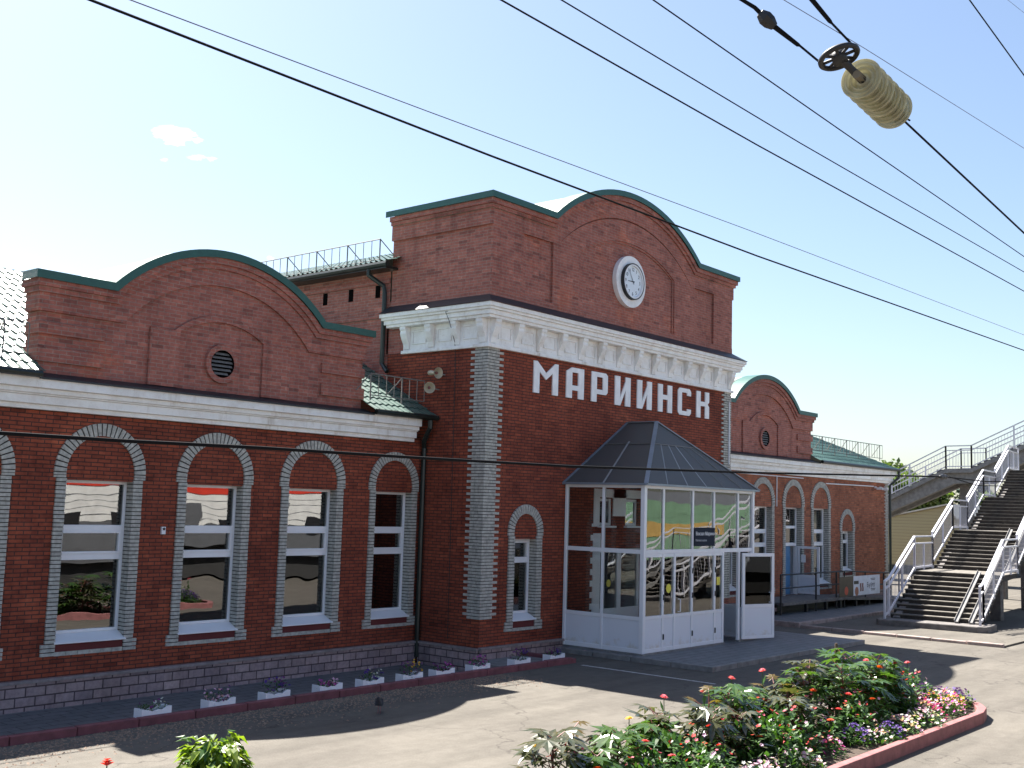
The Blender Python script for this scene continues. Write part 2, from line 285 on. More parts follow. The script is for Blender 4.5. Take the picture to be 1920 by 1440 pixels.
# ------------------------------------------------------------------ mesh helpers
class MB:
    def __init__(s): s.v = []; s.f = []
    def add(s, vs, fs):
        k = len(s.v); s.v += [tuple(v) for v in vs]; s.f += [tuple(k + i for i in f) for f in fs]; return s
    def quad(s, a, b, c, d): return s.add([a, b, c, d], [(0, 1, 2, 3)])
    def box(s, x0, x1, y0, y1, z0, z1):
        return s.add([(x0, y0, z0), (x1, y0, z0), (x1, y1, z0), (x0, y1, z0), (x0, y0, z1), (x1, y0, z1), (x1, y1, z1), (x0, y1, z1)],
                     [(0, 3, 2, 1), (4, 5, 6, 7), (0, 1, 5, 4), (1, 2, 6, 5), (2, 3, 7, 6), (3, 0, 4, 7)])
    def hexa(s, p): # 8 points, bottom 4 then top 4
        return s.add(p, [(0, 3, 2, 1), (4, 5, 6, 7), (0, 1, 5, 4), (1, 2, 6, 5), (2, 3, 7, 6), (3, 0, 4, 7)])
    def prism(s, poly, f, a, b): # poly 2-D points, f(u,v,w) -> 3-D; extruded from w=a to w=b
        n = len(poly); vs = [f(u, v, a) for u, v in poly] + [f(u, v, b) for u, v in poly]
        fs = [tuple(range(n)), tuple(range(2 * n - 1, n - 1, -1))] + [(i, i + n, (i + 1) % n + n, (i + 1) % n) for i in range(n)]
        return s.add(vs, fs)
    def strip(s, A, B, f, a, b): # band between polylines A and B (same length) in 2-D, extruded
        for i in range(len(A) - 1):
            s.hexa([f(*A[i], a), f(*A[i + 1], a), f(*A[i + 1], b), f(*A[i], b), f(*B[i], a), f(*B[i + 1], a), f(*B[i + 1], b), f(*B[i], b)])
        return s
    def tube(s, pts, r, n=6, cap=True):
        pts = [Vector(p) for p in pts]; rs = r if isinstance(r, (list, tuple)) else [r] * len(pts); k = len(s.v); rings = []
        ref = None
        for i, p in enumerate(pts):
            t = (pts[min(i + 1, len(pts) - 1)] - pts[max(i - 1, 0)]).normalized()
            if ref is None: ref = t.orthogonal().normalized()
            ref = (ref - t * ref.dot(t)); ref = ref.normalized() if ref.length > 1e-6 else t.orthogonal().normalized()
            bi = t.cross(ref)
            for j in range(n):
                a = 2 * math.pi * j / n; s.v.append(tuple(p + (ref * math.cos(a) + bi * math.sin(a)) * rs[i]))
        for i in range(len(pts) - 1):
            for j in range(n): s.f.append((k + i * n + j, k + i * n + (j + 1) % n, k + (i + 1) * n + (j + 1) % n, k + (i + 1) * n + j))
        if cap: s.f.append(tuple(k + j for j in range(n - 1, -1, -1))); s.f.append(tuple(k + (len(pts) - 1) * n + j for j in range(n)))
        return s
    def bar(s, p, q, w, h): # rectangular bar from p to q, w sideways, h vertical
        p, q = Vector(p), Vector(q); t = (q - p).normalized(); up = Vector((0, 0, 1)) if abs(t.z) < .95 else Vector((1, 0, 0))
        sd = t.cross(up).normalized() * w / 2; uu = sd.cross(t).normalized() * h / 2
        return s.hexa([p - sd - uu, p + sd - uu, q + sd - uu, q - sd - uu, p - sd + uu, p + sd + uu, q + sd + uu, q - sd + uu])
    def lathe(s, prof, origin, axis, n=24, closed=False):
        ax = Vector(axis).normalized(); u = ax.orthogonal().normalized(); v = ax.cross(u); o = Vector(origin); k = len(s.v)
        for (r, h) in prof:
            for j in range(n):
                a = 2 * math.pi * j / n; s.v.append(tuple(o + ax * h + (u * math.cos(a) + v * math.sin(a)) * r))
        for i in range(len(prof) - 1):
            for j in range(n): s.f.append((k + i * n + j, k + i * n + (j + 1) % n, k + (i + 1) * n + (j + 1) % n, k + (i + 1) * n + j))
        return s
    def build(s, name, mat, parent=None, smooth=False, bevel=0.):
        me = bpy.data.meshes.new(name); me.from_pydata(s.v, [], s.f); me.validate()
        bm = bmesh.new(); bm.from_mesh(me); bmesh.ops.recalc_face_normals(bm, faces=bm.faces); bm.to_mesh(me); bm.free()
        mats = mat if isinstance(mat, list) else [mat]
        for q in mats: me.materials.append(q)
        if smooth: me.polygons.foreach_set('use_smooth', [True] * len(me.polygons))
        o = bpy.data.objects.new(name, me); COL.objects.link(o)
        if parent: o.parent = parent
        if bevel:
            bv = o.modifiers.new('bevel', 'BEVEL'); bv.width = bevel; bv.segments = 2; bv.limit_method = 'ANGLE'
        return o
def tag(o, label, cat, group=None):
    o['label'] = label; o['category'] = cat
    if group: o['group'] = group
    return o
def struct(o, kind='structure'): o['kind'] = kind; return o
def empty(name, loc, label, cat, group=None, rz=0):
    o = bpy.data.objects.new(name, None); COL.objects.link(o); o.location = loc; o.rotation_euler = (0, 0, rz); o.empty_display_size = .3
    return tag(o, label, cat, group)
def copy_tree(o, parent=None):
    c = o.copy(); COL.objects.link(c); c.parent = parent
    for ch in list(o.children): copy_tree(ch, c)
    return c
XZ = lambda u, v, w: (u, w, v)      # polygons drawn in x,z and extruded along y
YZ = lambda u, v, w: (w, u, v)
def wall_xz(mb, x0, x1, z0, z1, y, holes, depth, back=True):
    xs = sorted({x0, x1, *[h[0] for h in holes], *[h[1] for h in holes]}); zs = sorted({z0, z1, *[h[2] for h in holes], *[h[3] for h in holes]})
    for i in range(len(xs) - 1):
        for j in range(len(zs) - 1):
            cx, cz = (xs[i] + xs[i + 1]) / 2, (zs[j] + zs[j + 1]) / 2
            if any(h[0] < cx < h[1] and h[2] < cz < h[3] for h in holes): continue
            mb.quad((xs[i], y, zs[j]), (xs[i + 1], y, zs[j]), (xs[i + 1], y, zs[j + 1]), (xs[i], y, zs[j + 1]))
    for a, b, c, d in holes:
        e = y + depth
        mb.quad((a, y, c), (a, e, c), (a, e, d), (a, y, d)); mb.quad((b, y, c), (b, y, d), (b, e, d), (b, e, c))
        mb.quad((a, y, d), (b, y, d), (b, e, d), (a, e, d)); mb.quad((a, y, c), (a, e, c), (b, e, c), (b, y, c))
# ------------------------------------------------------------------ setting: ground, pavements
g = MB()
xs = [-1500, -19.9, 1.42, 1500]; ys = [-1500, -1.58, 30, 1500]
for i in range(3):
    for j in range(3):
        if i == 1 and j == 1: continue
        g.quad((xs[i], ys[j], 0), (xs[i + 1], ys[j], 0), (xs[i + 1], ys[j + 1], 0), (xs[i], ys[j + 1], 0))
struct(g.build('ground', M['asphalt']))
struct(MB().box(-19.9, 1.42, -1.15, 2.0, -.6, -.25).build('apron_pavement', M['slabs']))
struct(MB().box(-19.9, 1.42, -1.47, -1.15, -.7, -.38).build('gutter_channel', M['concrete_dark']))
k = MB()
for i in range(21):
    a = -19.5 + i * 1.0 - .0
    k.box(a, min(a + .985, 1.42), -1.6, -1.47, -.7, .13 + random.uniform(-.006, .006))
k.box(-19.5, 1.42, -1.469, -1.23, -.2, .03); k.box(1.42, 1.55, -1.6, .0, -.3, .10)
struct(k.build('kerb', M['kerb_red'], bevel=.015))
struct(MB().box(-.35, 1.42, -1.15, -.1, -.3, .02).build('stone_ramp', M['concrete']))
# raised strip along the right wing, its kerb, and the pavement around the stairs
struct(MB().box(13.6, 29, -1.15, 1.9, -.1, .12).build('strip_pavement', M['slabs']))
k = MB()
for i in range(16): k.box(13.45 + i, 14.43 + i, -1.3, -1.15, -.1, .16)
k.box(13.45, 13.6, -1.15, 1.8, -.1, .16)
struct(k.build('strip_kerb', M['kerb_grey'], bevel=.02))
struct(MB().box(13.65, 75, -7.3, -1.32, -.1, .05).build('stairs_pavement', M['asphalt']))
k = MB()
for i in range(6): k.box(13.5 + random.uniform(-.02, .02), 13.65, -7.3 + i, -7.3 + i + .97, -.1, .09 + random.uniform(-.01, .012))
struct(k.build('pavement_kerb', M['kerb_grey'], bevel=.02))
# painted seam in the asphalt before the porch
struct(MB().quad((1.30, -5.3, .004), (1.38, -5.3, .004), (1.40, -1.9, .004), (1.30, -1.9, .004)).build('painted_line', plain('worn_line', (.42, .41, .40), .8, var=.4, vscale=12)))
# loose pebbles by the kerb
g = MB()
for i in range(4200):
    x = random.uniform(-14, -1.0); y = -1.62 - abs(random.gauss(0, .55)); s = random.uniform(.008, .028)
    if y < -3.3: continue
    pts = [(x + s * math.cos(a) * random.uniform(.7, 1.2), y + s * math.sin(a) * random.uniform(.7, 1.2), 0) for a in (0, 1.3, 2.5, 3.8, 5.1)]
    g.add(pts + [(x + random.uniform(-.3, .3) * s, y + random.uniform(-.3, .3) * s, s * random.uniform(.5, .9))], [(i, (i + 1) % 5, 5) for i in range(5)])
struct(g.build('gravel', plain('brown_pebbles', (.19, .135, .10), .9, var=.5, vscale=25)), 'stuff')

# ------------------------------------------------------------------ STATION
station = empty('station_building', (0, 0, 0), 'red brick railway station with arched windows, curved parapets and a tall central block', 'building')
WX0, WX1, YW = -17.4, 28.8, 1.96          # wings; tower block is x 0..11.35, front at y 0
TW, TD = 11.35, 3.35
# window table: centre, half outer jamb, half opening, half ring outer, ring base z, ring stilt, sill z, top z, surround base z, kind
def win(cx, big=True, kind='window', hw=None):
    s = 1. if big else .88
    return dict(cx=cx, ho=.855 * s, hi=.665 * s, ro=.905 * s, ri=.68 * s, zs=3.76, st=.1, sill=.83, top=3.73, zb=.63, kind=kind)
wins = [win(c) for c in (-15.92, -13.41, -10.9, -8.38, -5.885, -3.375)] + [win(-.95, False)]
wins += [win(12.3, False), win(14.8), win(17.28), win(19.70, True, 'door'), win(22.06)]
wins.append(dict(cx=24.54, ho=.68, hi=.49, ro=.735, ri=.53, zs=2.88, st=.13, sill=1.22, top=2.86, zb=1.02, kind='small'))
doorw = wins[10]; doorw['sill'] = .50; doorw['zb'] = .5
def holes_of(ws): return [(q['cx'] - q['hi'] - .02, q['cx'] + q['hi'] + .02, q['sill'] - .001, q['top']) for q in ws]
mb = MB(); wall_xz(mb, WX0, -.001, -.3, 5.0, YW, holes_of(wins[:7]), .26)
mb.quad((WX0, YW, -.3), (WX0, 12, -.3), (WX0, 12, 5), (WX0, YW, 5)); mb.build('left_wing_wall', M['brick_wall'], station)
mb = MB(); wall_xz(mb, TW + .001, WX1, 0, 5.0, YW, holes_of(wins[7:]), .26)
mb.quad((WX1, YW, 0), (WX1, 12, 0), (WX1, 12, 5), (WX1, YW, 5)); mb.build('right_wing_wall', M['brick_right'], station)
# dim rooms behind the windows
for a, b in ((WX0 + .1, -.05), (TW + .05, WX1 - .1)):
    q = MB(); q.box(a, b, 2.45, 7.0, -.2, 4.6); q.f = [f for i, f in enumerate(q.f) if i != 2]
    q.build('room_interior', M['interior'], station)
# tower lower walls
tw_door = (4.62, 6.55, .15, 2.45); tw_win = [(4.55, 5.15, 3.05, 3.75), (5.75, 6.35, 3.05, 3.75)]
sw = dict(cx=1.55, ho=.62, hi=.41, ro=.655, ri=.44, zs=2.79, st=.08, sill=.80, top=2.72, zb=.58, kind='small')
mb = MB(); wall_xz(mb, 0, TW, -.3, 7.18, 0, holes_of([sw]) + [tw_door] + tw_win, .26)
mb.quad((0, 0, -.3), (0, TD + .01, -.3), (0, TD + .01, 7.18), (0, 0, 7.18)); mb.quad((TW, 0, -.3), (TW, TD, -.3), (TW, TD, 7.18), (TW, 0, 7.18))
mb.build('tower_wall', M['brick_wall'], station)
q = MB(); q.box(.1, TW - .1, .5, 3.2, -.2, 4.6); q.f = [f for i, f in enumerate(q.f) if i != 2]; q.build('room_interior', M['interior'], station)
# plinths with ledge
def plinth(x0, x1, y0, y1, z0, z1): MB().box(x0, x1, y0, y1, z0, z1 - .05).build('plinth', M['plinth'], station); MB().box(x0 - .03, x1 + .03, y0 - .035, y1, z1 - .05, z1 + .0).build('plinth_ledge', M['ledge'], station)
plinth(WX0, -.11, YW - .08, YW - .002, -.5, .27); plinth(-.08, -.002, .001, YW - .12, -.5, .27); plinth(.0, 3.02, -.08, -.002, -.5, .29)
plinth(8.45, TW, -.08, -.002, -.1, .3); plinth(TW + .08, 18.6, YW - .08, YW - .002, -.1, .42); plinth(20.8, WX1, YW - .08, YW - .002, -.1, .40)

# grey brick surrounds and the windows in them
def brickrow(mb, x0, x1, y0, y1, z0, z1): mb.box(x0, x1, y0 - random.uniform(0, .006), y1, z0, z1)
def window(q, y, wallmat):
    cx, ho, hi, ro, ri = q['cx'], q['ho'], q['hi'], q['ro'], q['ri']
    fr = MB(); yf = y + .22; z0, z1 = q['sill'] + .16, q['top']; a, b = cx - hi + .002, cx + hi - .002; t = .055
    small = q['kind'] == 'small'
    if q['kind'] == 'door': z0 = q['sill'] + .002
    def bar(x0, x1, c0, c1, dy=0.): fr.box(x0, x1, yf - .035 - dy, yf + .045, c0, c1)
    bar(a, a + t, z0, z1); bar(b - t, b, z0, z1); bar(a + t, b - t, z1 - t, z1)
    h = z1 - z0
    if small:
        tz = z0 + h * .70; bar(a + t, b - t, z0, z0 + t); bar(a + t, b - t, tz - .045, tz + .045)
        bar(a + t, a + t + .05, tz + .045, z1 - t, .012); bar(b - t - .05, b - t, tz + .045, z1 - t, .012); bar(a + t + .05, b - t - .05, z1 - t - .05, z1 - t, .012); bar(a + t + .05, b - t - .05, tz + .045, tz + .09, .012)
        panes = [(z0 + t, tz - .045), (tz + .09, z1 - t - .05)]
    elif q['kind'] == 'door':
        bar(a + t, b - t, 2.95, 3.05); bar(a + t, b - t, 2.30, 2.42); panes = [(2.42, 2.95), (3.05, z1 - t)]
    else:
        bar(a + t, b - t, z0, z0 + t); bar(a + t, b - t, 2.29, 2.40); bar(a + t, b - t, 2.81, 2.92)
        bar(a + t, a + t + .055, 2.40, 2.81, .014); bar(b - t - .055, b - t, 2.40, 2.81, .014); bar(a + t + .055, b - t - .055, 2.40, 2.44, .014); bar(a + t + .055, b - t - .055, 2.77, 2.81, .014)
        panes = [(z0 + t, 2.29), (2.44, 2.77), (2.92, z1 - t)]
    o = fr.build('window', M['white_upvc'], station, bevel=.006)
    for c0, c1 in panes:
        e = [random.uniform(-.005, .005) for _ in range(3)]; ys_ = (yf + e[0], yf + e[1], yf + e[1] + e[2], yf + e[0] + e[2])
        MB().hexa([(a + t, ys_[0], c0), (b - t, ys_[1], c0), (b - t, ys_[1] + .012, c0), (a + t, ys_[0] + .012, c0), (a + t, ys_[3], c1), (b - t, ys_[2], c1), (b - t, ys_[2] + .012, c1), (a + t, ys_[3] + .012, c1)]).build('pane', M['pane'], o)
    if q['kind'] != 'door':
        MB().hexa([(a, yf - .02, z0 - .02), (b, yf - .02, z0 - .02), (b + .03, y - .07, z0 - .15), (a - .03, y - .07, z0 - .15), (a, yf - .02, z0), (b, yf - .02, z0), (b + .03, y - .07, z0 - .13), (a - .03, y - .07, z0 - .13)]).build('sill', M['white_upvc'], o)
    rv = MB(); yb = y + .28
    for x0, x1, c0, c1 in ((a, a + .02, z0, z1), (b - .02, b, z0, z1), (a + .02, b - .02, z1 - .02, z1), (a + .02, b - .02, z0, z0 + .02)): rv.box(x0, x1, yf + .05, y + .62, c0, c1)
    rv.build('inner_reveal', M['reveal'], o)
    if not small and q['kind'] != 'door':
        c = MB(); n = 14
        for i in range(n):
            u0, u1 = b - .42 + .36 * i / n, b - .42 + .36 * (i + 1) / n; c.quad((u0, y + .7 + .03 * (i % 2), z0), (u1, y + .7 + .03 * ((i + 1) % 2), z0), (u1, y + .7 + .03 * ((i + 1) % 2), z1), (u0, y + .7 + .03 * (i % 2), z1))
        c.build('curtain', M['curtain'], o)
    # surround: bricks proud of a dark bed
    bk, bed = MB(), MB(); zs, st = q['zs'], q['st']; n = 27 if not small else 21; p = .035
    f = lambda u, v, w_: (u, w_, v)
    zc = zs + st
    def pt(r, t_): # stilted semicircle, t 0..1
        a_ = math.pi * (1 - t_); return (cx + r * math.cos(a_), zc + r * math.sin(a_) * 1.01)
    for i in range(n):
        g_ = .13
        A0, A1 = pt(ri, (i + g_) / n), pt(ri, (i + 1 - g_) / n); B0, B1 = pt(ro, (i + g_) / n), pt(ro, (i + 1 - g_) / n); dy = random.uniform(0, .008)
        bk.hexa([f(*A0, y - p - dy), f(*A1, y - p - dy), f(*A1, y + .01), f(*A0, y + .01), f(*B0, y - p - dy), f(*B1, y - p - dy), f(*B1, y + .01), f(*B0, y + .01)])
    m_ = 20
    bed.strip([pt(ri + .004, i / m_) for i in range(m_ + 1)], [pt(ro - .004, i / m_) for i in range(m_ + 1)], XZ, y - p + .012, y + .005)
    for s_ in (-1, 1):
        for zz in ([zs] if st < .09 else [zs, zs + st / 2]):
            h_ = st / (1 if st < .09 else 2); x0, x1 = sorted((cx + s_ * ri, cx + s_ * ro)); bk.box(x0, x1, y - p, y + .01, zz + .005, zz + h_ - .005); 
        x0, x1 = sorted((cx + s_ * (ri + .004), cx + s_ * (ro - .004))); bed.box(x0, x1, y - p + .012, y + .005, zs, zs + st)
        nz = int(round((zs - q['zb']) / .0725)); dz = (zs - q['zb']) / nz; x0, x1 = sorted((cx + s_ * hi, cx + s_ * ho))
        for i in range(nz):
            za = q['zb'] + i * dz; e = .07 if i < 3 and q['kind'] != 'door' else 0
            x0_, x1_ = sorted((cx + s_ * hi, cx + s_ * (ho + e + (random.uniform(-.004, .004)))))
            bk.box(x0_, x1_, y - p - random.uniform(0, .007), y + .2, za + .0085, za + dz - .0085)
        bed.box(x0 + .005, x1 - .004, y - p + .012, y + .19, q['zb'] + .004, zs - .002)
    if q['kind'] != 'door':
        nb = 6
        for i in range(nb):
            xa = cx - hi + .002 + (2 * hi - .004) * i / nb; bk.box(xa + .004, xa + (2 * hi - .004) / nb - .004, y - .02, y + .01, q['zb'], q['zb'] + .07)
        MB().box(cx - hi + .003, cx + hi - .003, y - .012, y + .01, q['zb'] + .075, q['sill'] - .005).build('under_sill', M['redsill'], o)
    bk.build('surround', M['grey_brick'], o); bed.build('surround_bed', M['mortar'], o)
    return o
for q in wins: window(q, YW, None)
window(sw, 0, None)

# quoins of the tower (toothed grey bricks)
def quoin(x, s_):
    bk, bed = MB(), MB(); z0, z1 = .905, 7.15; n = int((z1 - z0) / .0715); dz = (z1 - z0) / n; p = .028
    for i in range(n):
        za, zb_ = z0 + i * dz + .008, z0 + (i + 1) * dz - .008; long_ = i % 2
        # front face run
        L = .54 if long_ else .40; e = [(-p, .13), (.14, .39), (.40, L)] if not long_ else [(-p, .26), (.27, .54)]
        for a, b in e:
            if b - a < .02: continue
            xa, xb = sorted((x + s_ * a, x + s_ * b)); bk.box(xa, xb, -p - random.uniform(0, .005), .004, za, zb_)
        Ls = .50 if long_ else .37
        e = [(.006, .13), (.14, Ls)] if long_ else [(.006, .25), (.26, Ls)]
        for a, b in e:
            xa, xb = sorted((x - s_ * p, x + s_ * .004)); bk.box(xa, xb, a, b, za, zb_)
    xa, xb = sorted((x - s_ * (p - .01), x + s_ * .38)); bed.box(xa, xb, -p + .012, .003, z0, z1)
    xa, xb = sorted((x - s_ * (p - .01), x + s_ * .003)); bed.box(xa, xb, .003, .35, z0, z1)
    o = bk.build('quoin', M['grey_brick'], station); bed.build('quoin_bed', M['mortar'], o)
quoin(0, 1); quoin(TW, -1)
# grey quoin at the far end of the right wing
bk = MB()
for i in range(62): bk.box(WX1 - (.38 if i % 2 else .26), WX1 + .02, YW - .025, YW + .004, .46 + i * .0725 + .006, .46 + (i + 1) * .0725 - .006)
bk.build('quoin', M['grey_brick'], station)

# white cornices: profile swept along x (and round the tower block)
def cornice_profile(prof, x0, x1, y, name='cornice', mat=None):
    mb = MB()
    for a, b, pr in prof: mb.box(x0, x1, y - pr, y + .02, a, b)
    return mb
wp = [(4.93, 5.02, .10), (5.02, 5.17, .17), (5.17, 5.20, .21), (5.20, 5.29, .25), (5.29, 5.47, .33)]
mb = cornice_profile(wp, WX0 - .3, -.42, YW)
mb.build('cornice', M['whitewash'], station, bevel=.012)
mb = cornice_profile(wp, TW + .03, WX1 + .25, YW)
mb.box(WX1 + .003, WX1 + .25, YW + .02, 12, 5.17, 5.47)
mb.build('cornice', M['whitewash'], station, bevel=.012)
# tower cornice
def tower_ring(mb, z0, z1, pr, yb):
    mb.box(-pr, TW + pr, -pr, -.001, z0, z1); mb.box(-pr, -.001, -.001, yb, z0, z1); mb.box(TW + .001, TW + pr, -.001, yb, z0, z1)
mb = MB()
tower_ring(mb, 7.14, 7.22, .09, 2.80); tower_ring(mb, 7.22, 7.80, .03, 2.78); tower_ring(mb, 7.80, 7.87, .24, 3.2); tower_ring(mb, 7.87, 7.98, .28, 3.25); tower_ring(mb, 7.98, 8.04, .33, 3.3); tower_ring(mb, 8.04, 8.14, .37, 3.33)
# brackets and sunk panels of the frieze
def bracket(x, y, dirx, diry, wdt=.2):
    prof = [(.03, 7.80), (.22, 7.80), (.22, 7.73), (.19, 7.69), (.20, 7.62), (.15, 7.50), (.08, 7.38), (.06, 7.26), (.03, 7.24)]
    if diry: mb.prism([(-d_, z_) for d_, z_ in prof], lambda u, v, w_: (x + w_, y + u, v), -wdt / 2, wdt / 2)
    else: mb.prism([(d_, z_) for d_, z_ in prof], lambda u, v, w_: (x + dirx * u, y + w_, v), -wdt / 2, wdt / 2)
for i in range(14):
    bx = .12 + i * (TW - .24) / 13; bracket(bx, 0, 0, 1)
    if i < 13:
        c = bx + (TW - .24) / 26
        for a, b, z0, z1 in ((c - .24, c + .24, 7.66, 7.70), (c - .24, c + .24, 7.36, 7.40), (c - .24, c - .20, 7.40, 7.66), (c + .20, c + .24, 7.40, 7.66)): mb.box(a, b, -.055, -.031, z0, z1)
for i in range(4):
    by = .12 + i * .84
    for X, s_ in ((0, -1), (TW, 1)):
        bracket(X, by, s_, 0)
        if i < 3:
            c = by + .42
            for a, b, z0, z1 in ((c - .24, c + .24, 7.66, 7.70), (c - .24, c + .24, 7.36, 7.40), (c - .24, c - .20, 7.40, 7.66), (c + .20, c + .24, 7.40, 7.66)):
                xa, xb = sorted((X + s_ * .031, X + s_ * .055)); mb.box(xa, xb, a, b, z0, z1)
mb.build('tower_cornice', M['whitewash'], station, bevel=.01)
mb = MB(); mb.quad((0, 0, 7.18), (0, TD + .06, 7.18), (0, TD + .06, 8.36), (0, 0, 8.36)); mb.build('tower_frieze_wall', M['brick_parapet'], station); MB().quad((TW, 0, 7.18), (TW, TD + .06, 7.18), (TW, TD + .06, 8.36), (TW, 0, 8.36)).build('tower_frieze_wall', M['brick_parapet'], station)
# dark flashing over the tower cornice: sloping skirt
fl = MB()
c0, c1 = (8.145, .40), (8.40, .012)
fl.add([(-.40, -.40, 8.145), (TW + .40, -.40, 8.145), (TW + .02, -.02, 8.39), (-.02, -.02, 8.39)], [(0, 1, 2, 3)])
fl.add([(-.40, -.40, 8.145), (-.02, -.02, 8.39), (-.02, 3.3, 8.39), (-.40, 3.36, 8.145)], [(0, 1, 2, 3)])
fl.add([(TW + .40, -.40, 8.145), (TW + .02, -.02, 8.39), (TW + .02, 3.3, 8.39), (TW + .40, 3.36, 8.145)], [(0, 3, 2, 1)])
fl.build('flashing', M['dark_flash'], station)

# ------------------------------------------------------------------ parapets with a curved crest
def crest(x0, x1, cx, half, zs, rise, d, over=0., n=28):
    """top line lowered by d: shoulder - arc - shoulder, concentric"""
    Rr = (half ** 2 + rise ** 2) / (2 * rise); zc = zs + rise - Rr; r = Rr - d; z = zs - d
    hh = math.sqrt(max(r * r - (z - zc) ** 2, 0)); a0 = math.atan2(z - zc, hh)
    P = [(x0 - over, z)] + [(cx - r * math.cos(a0 + (math.pi - 2 * a0) * i / n), zc + r * math.sin(a0 + (math.pi - 2 * a0) * i / n)) for i in range(n + 1)] + [(x1 + over, z)]
    return P
def parapet(x0, x1, cx, half, zs, rise, zb, y, thick, layers, niche, sides=0.):
    base = [(a, zb) for a, _ in crest(x0, x1, cx, half, zs, rise, layers[-1][1])]
    C = lambda d, ov=0.: crest(x0, x1, cx, half, zs, rise, d, ov)
    body = MB(); top = C(.06)
    bt = [(a, zb) for a, _ in top]; body.strip(bt, top, XZ, y, y + thick)
    if sides: 
        body.box(x0, x0 + .3, y + thick, sides, zb, zs - .06); body.box(x1 - .3, x1, y + thick, sides, zb, zs - .06)
    for d0, d1, pr in layers:
        body.strip(C(d1, pr), C(d0, pr), XZ, y - pr, y - .0005)
        body.box(x0 - pr, x0 - .0005, y - .0005, sides or y + thick, zs - d1, zs - d0); body.box(x1 + .0005, x1 + pr, y - .0005, sides or y + thick, zs - d1, zs - d0)
    o = body.build('parapet', M['brick_parapet'], station)
    cp = MB(); ov = layers[0][2] + .05
    cp.strip(C(.15, ov), C(0, ov), XZ, y - ov, y - .001 - ov + .02); cp.strip(C(.03, ov), C(0, ov), XZ, y - ov + .02, (y + thick - .1) if not sides else y + thick)
    L_ = (sides + .1) if sides else y + thick - .1
    cp.box(x0 - ov, x0 - ov + .02, y - ov + .02, L_, zs - .15, zs - .031); cp.box(x1 + ov - .02, x1 + ov, y - ov + .02, L_, zs - .15, zs - .031)
    if sides: cp.box(x0 - ov, x0 + .35, y + thick, L_, zs - .03, zs); cp.box(x1 - .35, x1 + ov, y + thick, L_, zs - .03, zs)
    cp.build('coping', M['green_metal'], station)
    return o
ZT = 10.80
tp = parapet(0, TW, TW / 2 + .02, 3.48, ZT, 1.27, 8.33, .012, .45,
             [(.145, .27, .17), (.27, .36, .12), (.36, .74, .07)], None, sides=3.3)
# tower panels: base course, corner piers, central panel with arched niche left sunk
pn = MB(); yb = .0115; cxT = TW / 2 + .02
pn.box(-.03, TW + .03, -.045, yb, 8.335, 8.52); pn.box(-.03, -.0005, yb, 3.3, 8.335, 8.52); pn.box(TW + .0005, TW + .03, yb, 3.3, 8.335, 8.52)
for a, b in ((.0, 1.13), (TW - 1.13, TW)): pn.box(a, b, -.05, yb, 8.52, 10.06)
# central panel: outline +-3.4 minus arched niche +-2.28 (arc to 10.72)
def arc(cx, half, z, rise, n=24):
    Rr = (half ** 2 + rise ** 2) / (2 * rise); zc = z + rise - Rr; a0 = math.asin(half / Rr)
    return [(cx + Rr * math.sin(-a0 + 2 * a0 * i / n), zc + Rr * math.cos(-a0 + 2 * a0 * i / n)) for i in range(n + 1)]
for a, b in ((cxT - 3.4, cxT - 2.28), (cxT + 2.28, cxT + 3.4)): pn.box(a, b, -.05, yb, 8.52, 10.06)
top_ = arc(cxT, 2.28, 10.06, .66); out_ = crest(0, TW, cxT, 3.48, ZT, 1.27, .741)
inner = top_
# spandrel between niche arc and the band: strips to the band's arc
seg = arc(cxT, 3.19, 10.06, 1.272 - .04)
n_ = len(inner) - 1
pn.strip(inner, seg, XZ, -.05, yb)
pn.strip(arc(cxT, 2.21, 10.06, .60), arc(cxT, 2.279, 10.06, .658), XZ, -.022, yb)
pn.box(cxT - 2.279, cxT - 2.21, -.022, yb, 8.52, 10.06); pn.box(cxT + 2.21, cxT + 2.279, -.022, yb, 8.52, 10.06)
pn.build('parapet_panels', M['brick_parapet'], tp)
def barrel(x0, x1, cx, half, zs, rise, y0, y1, d):
    C = [p for p in crest(x0, x1, cx, half, zs, rise, d)][1:-1]; mb = MB(); 
    C2 = [(a, z - .03) for a, z in C]; mb.strip(C2, C, XZ, y0, y1)
    mb.prism(C, XZ, y1, y1 + .02); return mb.build('barrel_roof', M['pale_sheet'], station)
barrel(0, TW, cxT, 3.48, ZT, 1.27, .47, 3.4, .035)

